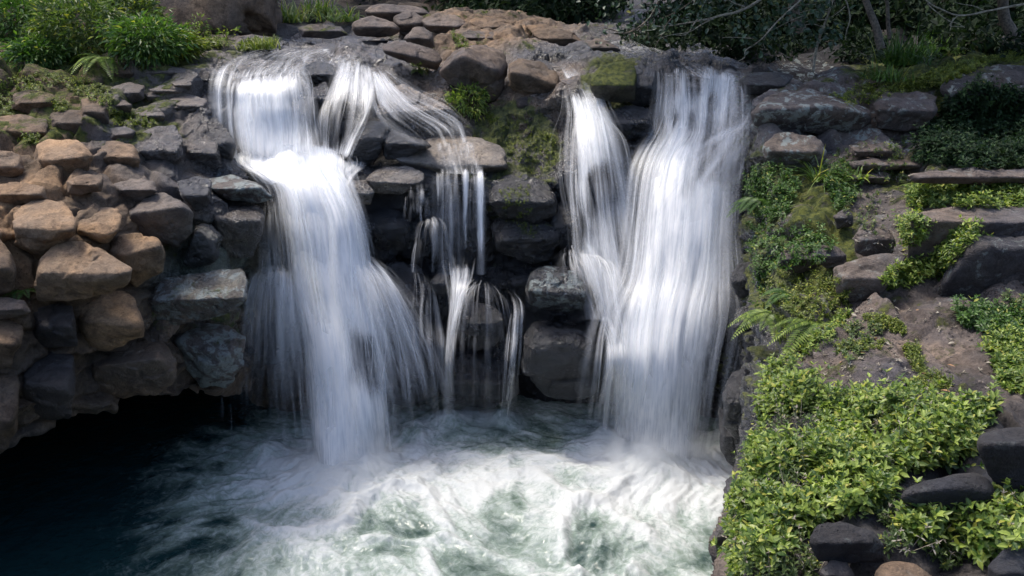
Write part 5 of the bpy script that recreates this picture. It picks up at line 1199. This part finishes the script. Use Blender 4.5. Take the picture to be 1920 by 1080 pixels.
for lab, path, rad, cr in [
    ('tree with a mossy curved trunk standing among the dark grass', [P(1652, 92, 15.6), P(1645, 50, 15.7), P(1625, 0, 15.8), P(1600, -60, 15.9), (5.6, 15.6, 9.3)], .075, [((4.4, 15.2, 9.6), (2.6, 2.6, 1.2), 150), ((6.6, 15.8, 9.9), (2.2, 2.2, 1.3), 90)]),
    ('thin straight tree just right of the curved trunk', [P(1672, 70, 16.6), P(1668, 10, 16.6), P(1664, -60, 16.6), (7.2, 17, 10)], .04, [((7.4, 17.2, 10.4), (2.0, 2.0, 1.3), 80)]),
    ('tree whose crown hangs over the right-hand falls', [P(1500, 60, 19), P(1490, 0, 19), (6.0, 18.5, 9), (3.6, 16.5, 10.2)], .13, [((2.6, 15.4, 10.3), (2.3, 2.4, 1.0), 120), ((5.4, 18.5, 10.5), (3, 2.4, 1.6), 120)]),
    ('tree at the far right edge shading the vines', [P(1900, 70, 17.5), P(1880, 0, 17.5), (9.4, 17, 9), (8.6, 15.5, 10.5)], .12, [((8.0, 14.6, 10.2), (2.4, 2.4, 1.2), 110), ((9.8, 16.5, 10.6), (2.4, 2.4, 1.5), 80)]),
    ('tree behind the centre ridge with leaves at the top edge', [P(1040, 10, 26), P(1030, -60, 26), (1.2, 26, 11)], .14, [((1.2, 25.5, 10.5), (3.4, 2.4, 2.0), 150)]),
    ('tree behind the brown rock wall', [P(420, -30, 24), (-8.2, 24, 9.5), (-8, 24, 12)], .16, [((-8, 23.5, 11.3), (3.4, 2.4, 2.2), 140)]),
    ('tree beyond the top left bushes', [P(60, 20, 21), (-11.6, 21, 9), (-11.2, 21, 12)], .15, [((-11.4, 20.6, 10.6), (3.0, 2.4, 2.4), 140)]),
]:
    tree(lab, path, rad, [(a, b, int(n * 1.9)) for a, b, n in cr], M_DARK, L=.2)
# sapling with round bluish leaves standing by the stream
root = empty('sapling', P(1524, 134, 14.9), 'sapling with round bluish leaves rising beside the stream', 'sapling')
pa = smoothline([P(1524, 134, 14.9), P(1532, 85, 14.9), P(1548, 40, 14.8), P(1562, 0, 14.7), P(1580, -50, 14.7)], 24)
v, f = tube(pa, (.026, .014), 8); mkmesh('trunk', v, f, M_TWIG, parent=root)
C, D = [], []
for x, y, r_, n in [(1495, 25, .26, 34), (1530, 15, .2, 24), (1480, 55, .22, 24), (1500, 50, .2, 20), (1545, 62, .22, 26), (1560, 55, .15, 14), (1520, 75, .14, 14), (1565, 12, .15, 12), (1455, 20, .25, 22), (1440, 60, .2, 16), (1470, -10, .3, 26)]:
    c = P(x, y, 14.7 + RG.uniform(-.3, .3)); C += list(c + RG.normal(0, r_ * .5, (n, 3)))
C = np.array(C); v, f, r = leafset(C, RG.normal(0, 1, C.shape) + (0, -.3, -.3), RG.normal(0, .5, C.shape) + (0, -.5, 1), RG.uniform(.07, .13, len(C)), .085)
mkmesh('foliage', v, f, M_BLUE, dict(rnd=r), smooth=False, parent=root)
br = [tube(smoothline([pa[i], (pa[i] + P(x, y, 14.7)) / 2 + (0, 0, .05), P(x, y, 14.7)], 8), (.010, .004), 5) for i, x, y in [(10, 1500, 50), (14, 1495, 25), (8, 1545, 62), (16, 1455, 20), (12, 1480, 55), (18, 1565, 12), (15, 1440, 60)]]
v, f = join(br); mkmesh('branch', v, f, M_TWIG, parent=root)
# bare and leafy branches reaching over the stream
def bough(label, main, twigs, mat, leaves=(), rad=.022, L=.11):
    ps = [P(*q) for q in main]
    root = empty('overhanging_branch', ps[0], label, 'branch')
    m = smoothline(ps, 26); m = m + np.stack([vnoise(m * 3 + k, k) - .5 for k in (1, 2, 3)], -1) * .06
    v, f = tube(m, (rad, rad * .3), 7); mkmesh('bough', v, f, mat, parent=root)
    if twigs:
        tt = []
        for tw in twigs:
            q = smoothline([P(*a) for a in tw], 14); q = q + np.stack([vnoise(q * 4 + k, k) - .5 for k in (1, 2, 3)], -1) * .05
            tt.append(tube(q, (rad * .45, rad * .15), 5))
        v, f = join(tt); mkmesh('twig', v, f, mat, parent=root)
    if leaves:
        C = np.concatenate([P(x, y, d) + RG.normal(0, s_, (n, 3)) for x, y, d, s_, n in leaves])
        v, f, r = leafset(C, RG.normal(0, 1, C.shape) + (0, -.3, -.2), RG.normal(0, .5, C.shape) + (0, -.4, 1), L * RG.uniform(.6, 1.2, len(C)), L * .6)
        mkmesh('foliage', v, f, M_BLUE, dict(rnd=r), smooth=False, parent=root)
bough('long pale bare branch reaching left across the stream', [(1470, -30, 15.5), (1400, 15, 15.5), (1340, 33, 15.4), (1290, 40, 15.4), (1228, 49, 15.3)], [[(1400, 15, 15.5), (1370, 2, 15.4), (1350, -20, 15.4)], [(1310, 38, 15.4), (1285, 62, 15.3), (1262, 66, 15.3)], [(1340, 33, 15.4), (1300, 55, 15.3), (1240, 70, 15.3)]], M_TWIG, [(1280, 25, 15.2, .16, 30), (1245, 40, 15.2, .14, 24), (1320, 15, 15.3, .16, 26)], .03)
bough('crooked pale twig dipping to the mossy ledge', [(1520, -20, 14.6), (1480, 20, 14.5), (1440, 60, 14.5), (1420, 78, 14.5), (1398, 92, 14.5), (1396, 106, 14.5), (1384, 115, 14.5)], [[(1440, 60, 14.5), (1432, 80, 14.5), (1433, 93, 14.5)], [(1420, 72, 14.5), (1380, 70, 14.5), (1355, 72, 14.5)]], M_TWIG, [(1415, 75, 14.4, .09, 16), (1388, 60, 14.4, .08, 12), (1445, 45, 14.4, .12, 20)], .016)
bough('thin dark stems slanting down behind the pale branch', [(1250, -30, 18), (1225, 20, 18), (1180, 60, 18), (1130, 55, 18)], [[(1225, 20, 18), (1215, 60, 18), (1218, 85, 18)], [(1330, -20, 17.5), (1250, 30, 17.5), (1170, 62, 17.5)], [(1290, -20, 17.5), (1232, 80, 17.4), (1230, 90, 17.4)]], M_BARK, [(1200, 20, 17.8, .3, 60), (1150, 35, 17.8, .3, 50), (1270, 5, 17.5, .3, 60), (1340, 5, 17, .3, 60), (1390, 25, 16.5, .25, 50)], .03, .13)
bough('grey branch crossing the dark at top right', [(1960, 2, 14.5), (1900, 12, 14.5), (1850, 22, 14.5), (1800, 30, 14.5), (1760, 18, 14.4), (1735, 0, 14.4), (1720, -20, 14.4)], [[(1800, 30, 14.5), (1782, 48, 14.4), (1810, 52, 14.4)], [(1740, 5, 14.4), (1775, 35, 14.4), (1810, 52, 14.3)], [(1850, 22, 14.5), (1820, 10, 14.5), (1790, 2, 14.5)], [(1790, 35, 14.5), (1782, 60, 14.5)]], M_TWIG, (), .022)
bough('kinked twig hanging beside the sapling', [(1580, -20, 15), (1592, 15, 15), (1596, 40, 15), (1590, 60, 15), (1588, 75, 15)], [[(1585, 10, 15), (1565, 28, 15), (1545, 30, 15)]], M_TWIG, (), .016)
# fallen leaves on the ledge
H, Nn = scatter('1600,570 1760,560 1880,620 1900,740 1760,760 1560,740 1530,700', 30)
for i in range(len(H)):
    v, f, r = leafset(H[i:i + 1] + Nn[i:i + 1] * .012, RG.normal(0, 1, (1, 3)) * (1, 1, .1), Nn[i:i + 1], .07, .03)
    tag(mkmesh('fallen_leaf', v, f, M_TWIG if i % 2 else bpy.data.materials.get('dead_leaf') or plain('dead_leaf', (.30, .16, .07), .8), dict(rnd=r)), 'dry fallen leaf lying on the path ledge', 'fallen leaf', 'dry leaves on the path ledge')

# grit and litter lying on the ledges
def grit(label, patches, mat, lo, hi):
    I = ico(1); ps = []
    for poly, n in patches:
        H, Nn = scatter(poly, n)
        for h, nn_ in zip(H, Nn):
            r_ = RG.uniform(lo, hi); ps.append((I[0] * r_ * RG.uniform(.5, 1.3, 3) * (1 + RG.normal(0, .12, (len(I[0]), 1))) + h, I[1]))
    v, f = join(ps)
    tag(mkmesh('gravel', v, f, mat, smooth=False), label, 'gravel', kind='stuff')
LEDGE = '1560,600 1620,560 1740,548 1850,590 1900,650 1900,760 1780,780 1700,740 1560,740 1500,690'
M_GRIT = plain('grit', (.16, .13, .11), .9, (.05, .04, .035), 12)
grit('grit and small stones strewn over the right bank ledges', [(LEDGE, 90), ('1560,270 1720,262 1740,330 1700,470 1600,480 1560,400', 140), ('1500,150 1680,140 1740,165 1620,180', 60)], M_GRIT, .006, .018)
cover('leaf_litter', 'withered leaves and twigs littering the right bank ledges', [(LEDGE, 60), ('1560,270 1720,262 1740,330 1700,470 1600,480', 90), ('1200,95 1440,110 1640,112 1500,132 1250,118', 90)], .012, .045, M_TWIG, nodes=1, wr=.35, cat='leaf litter')
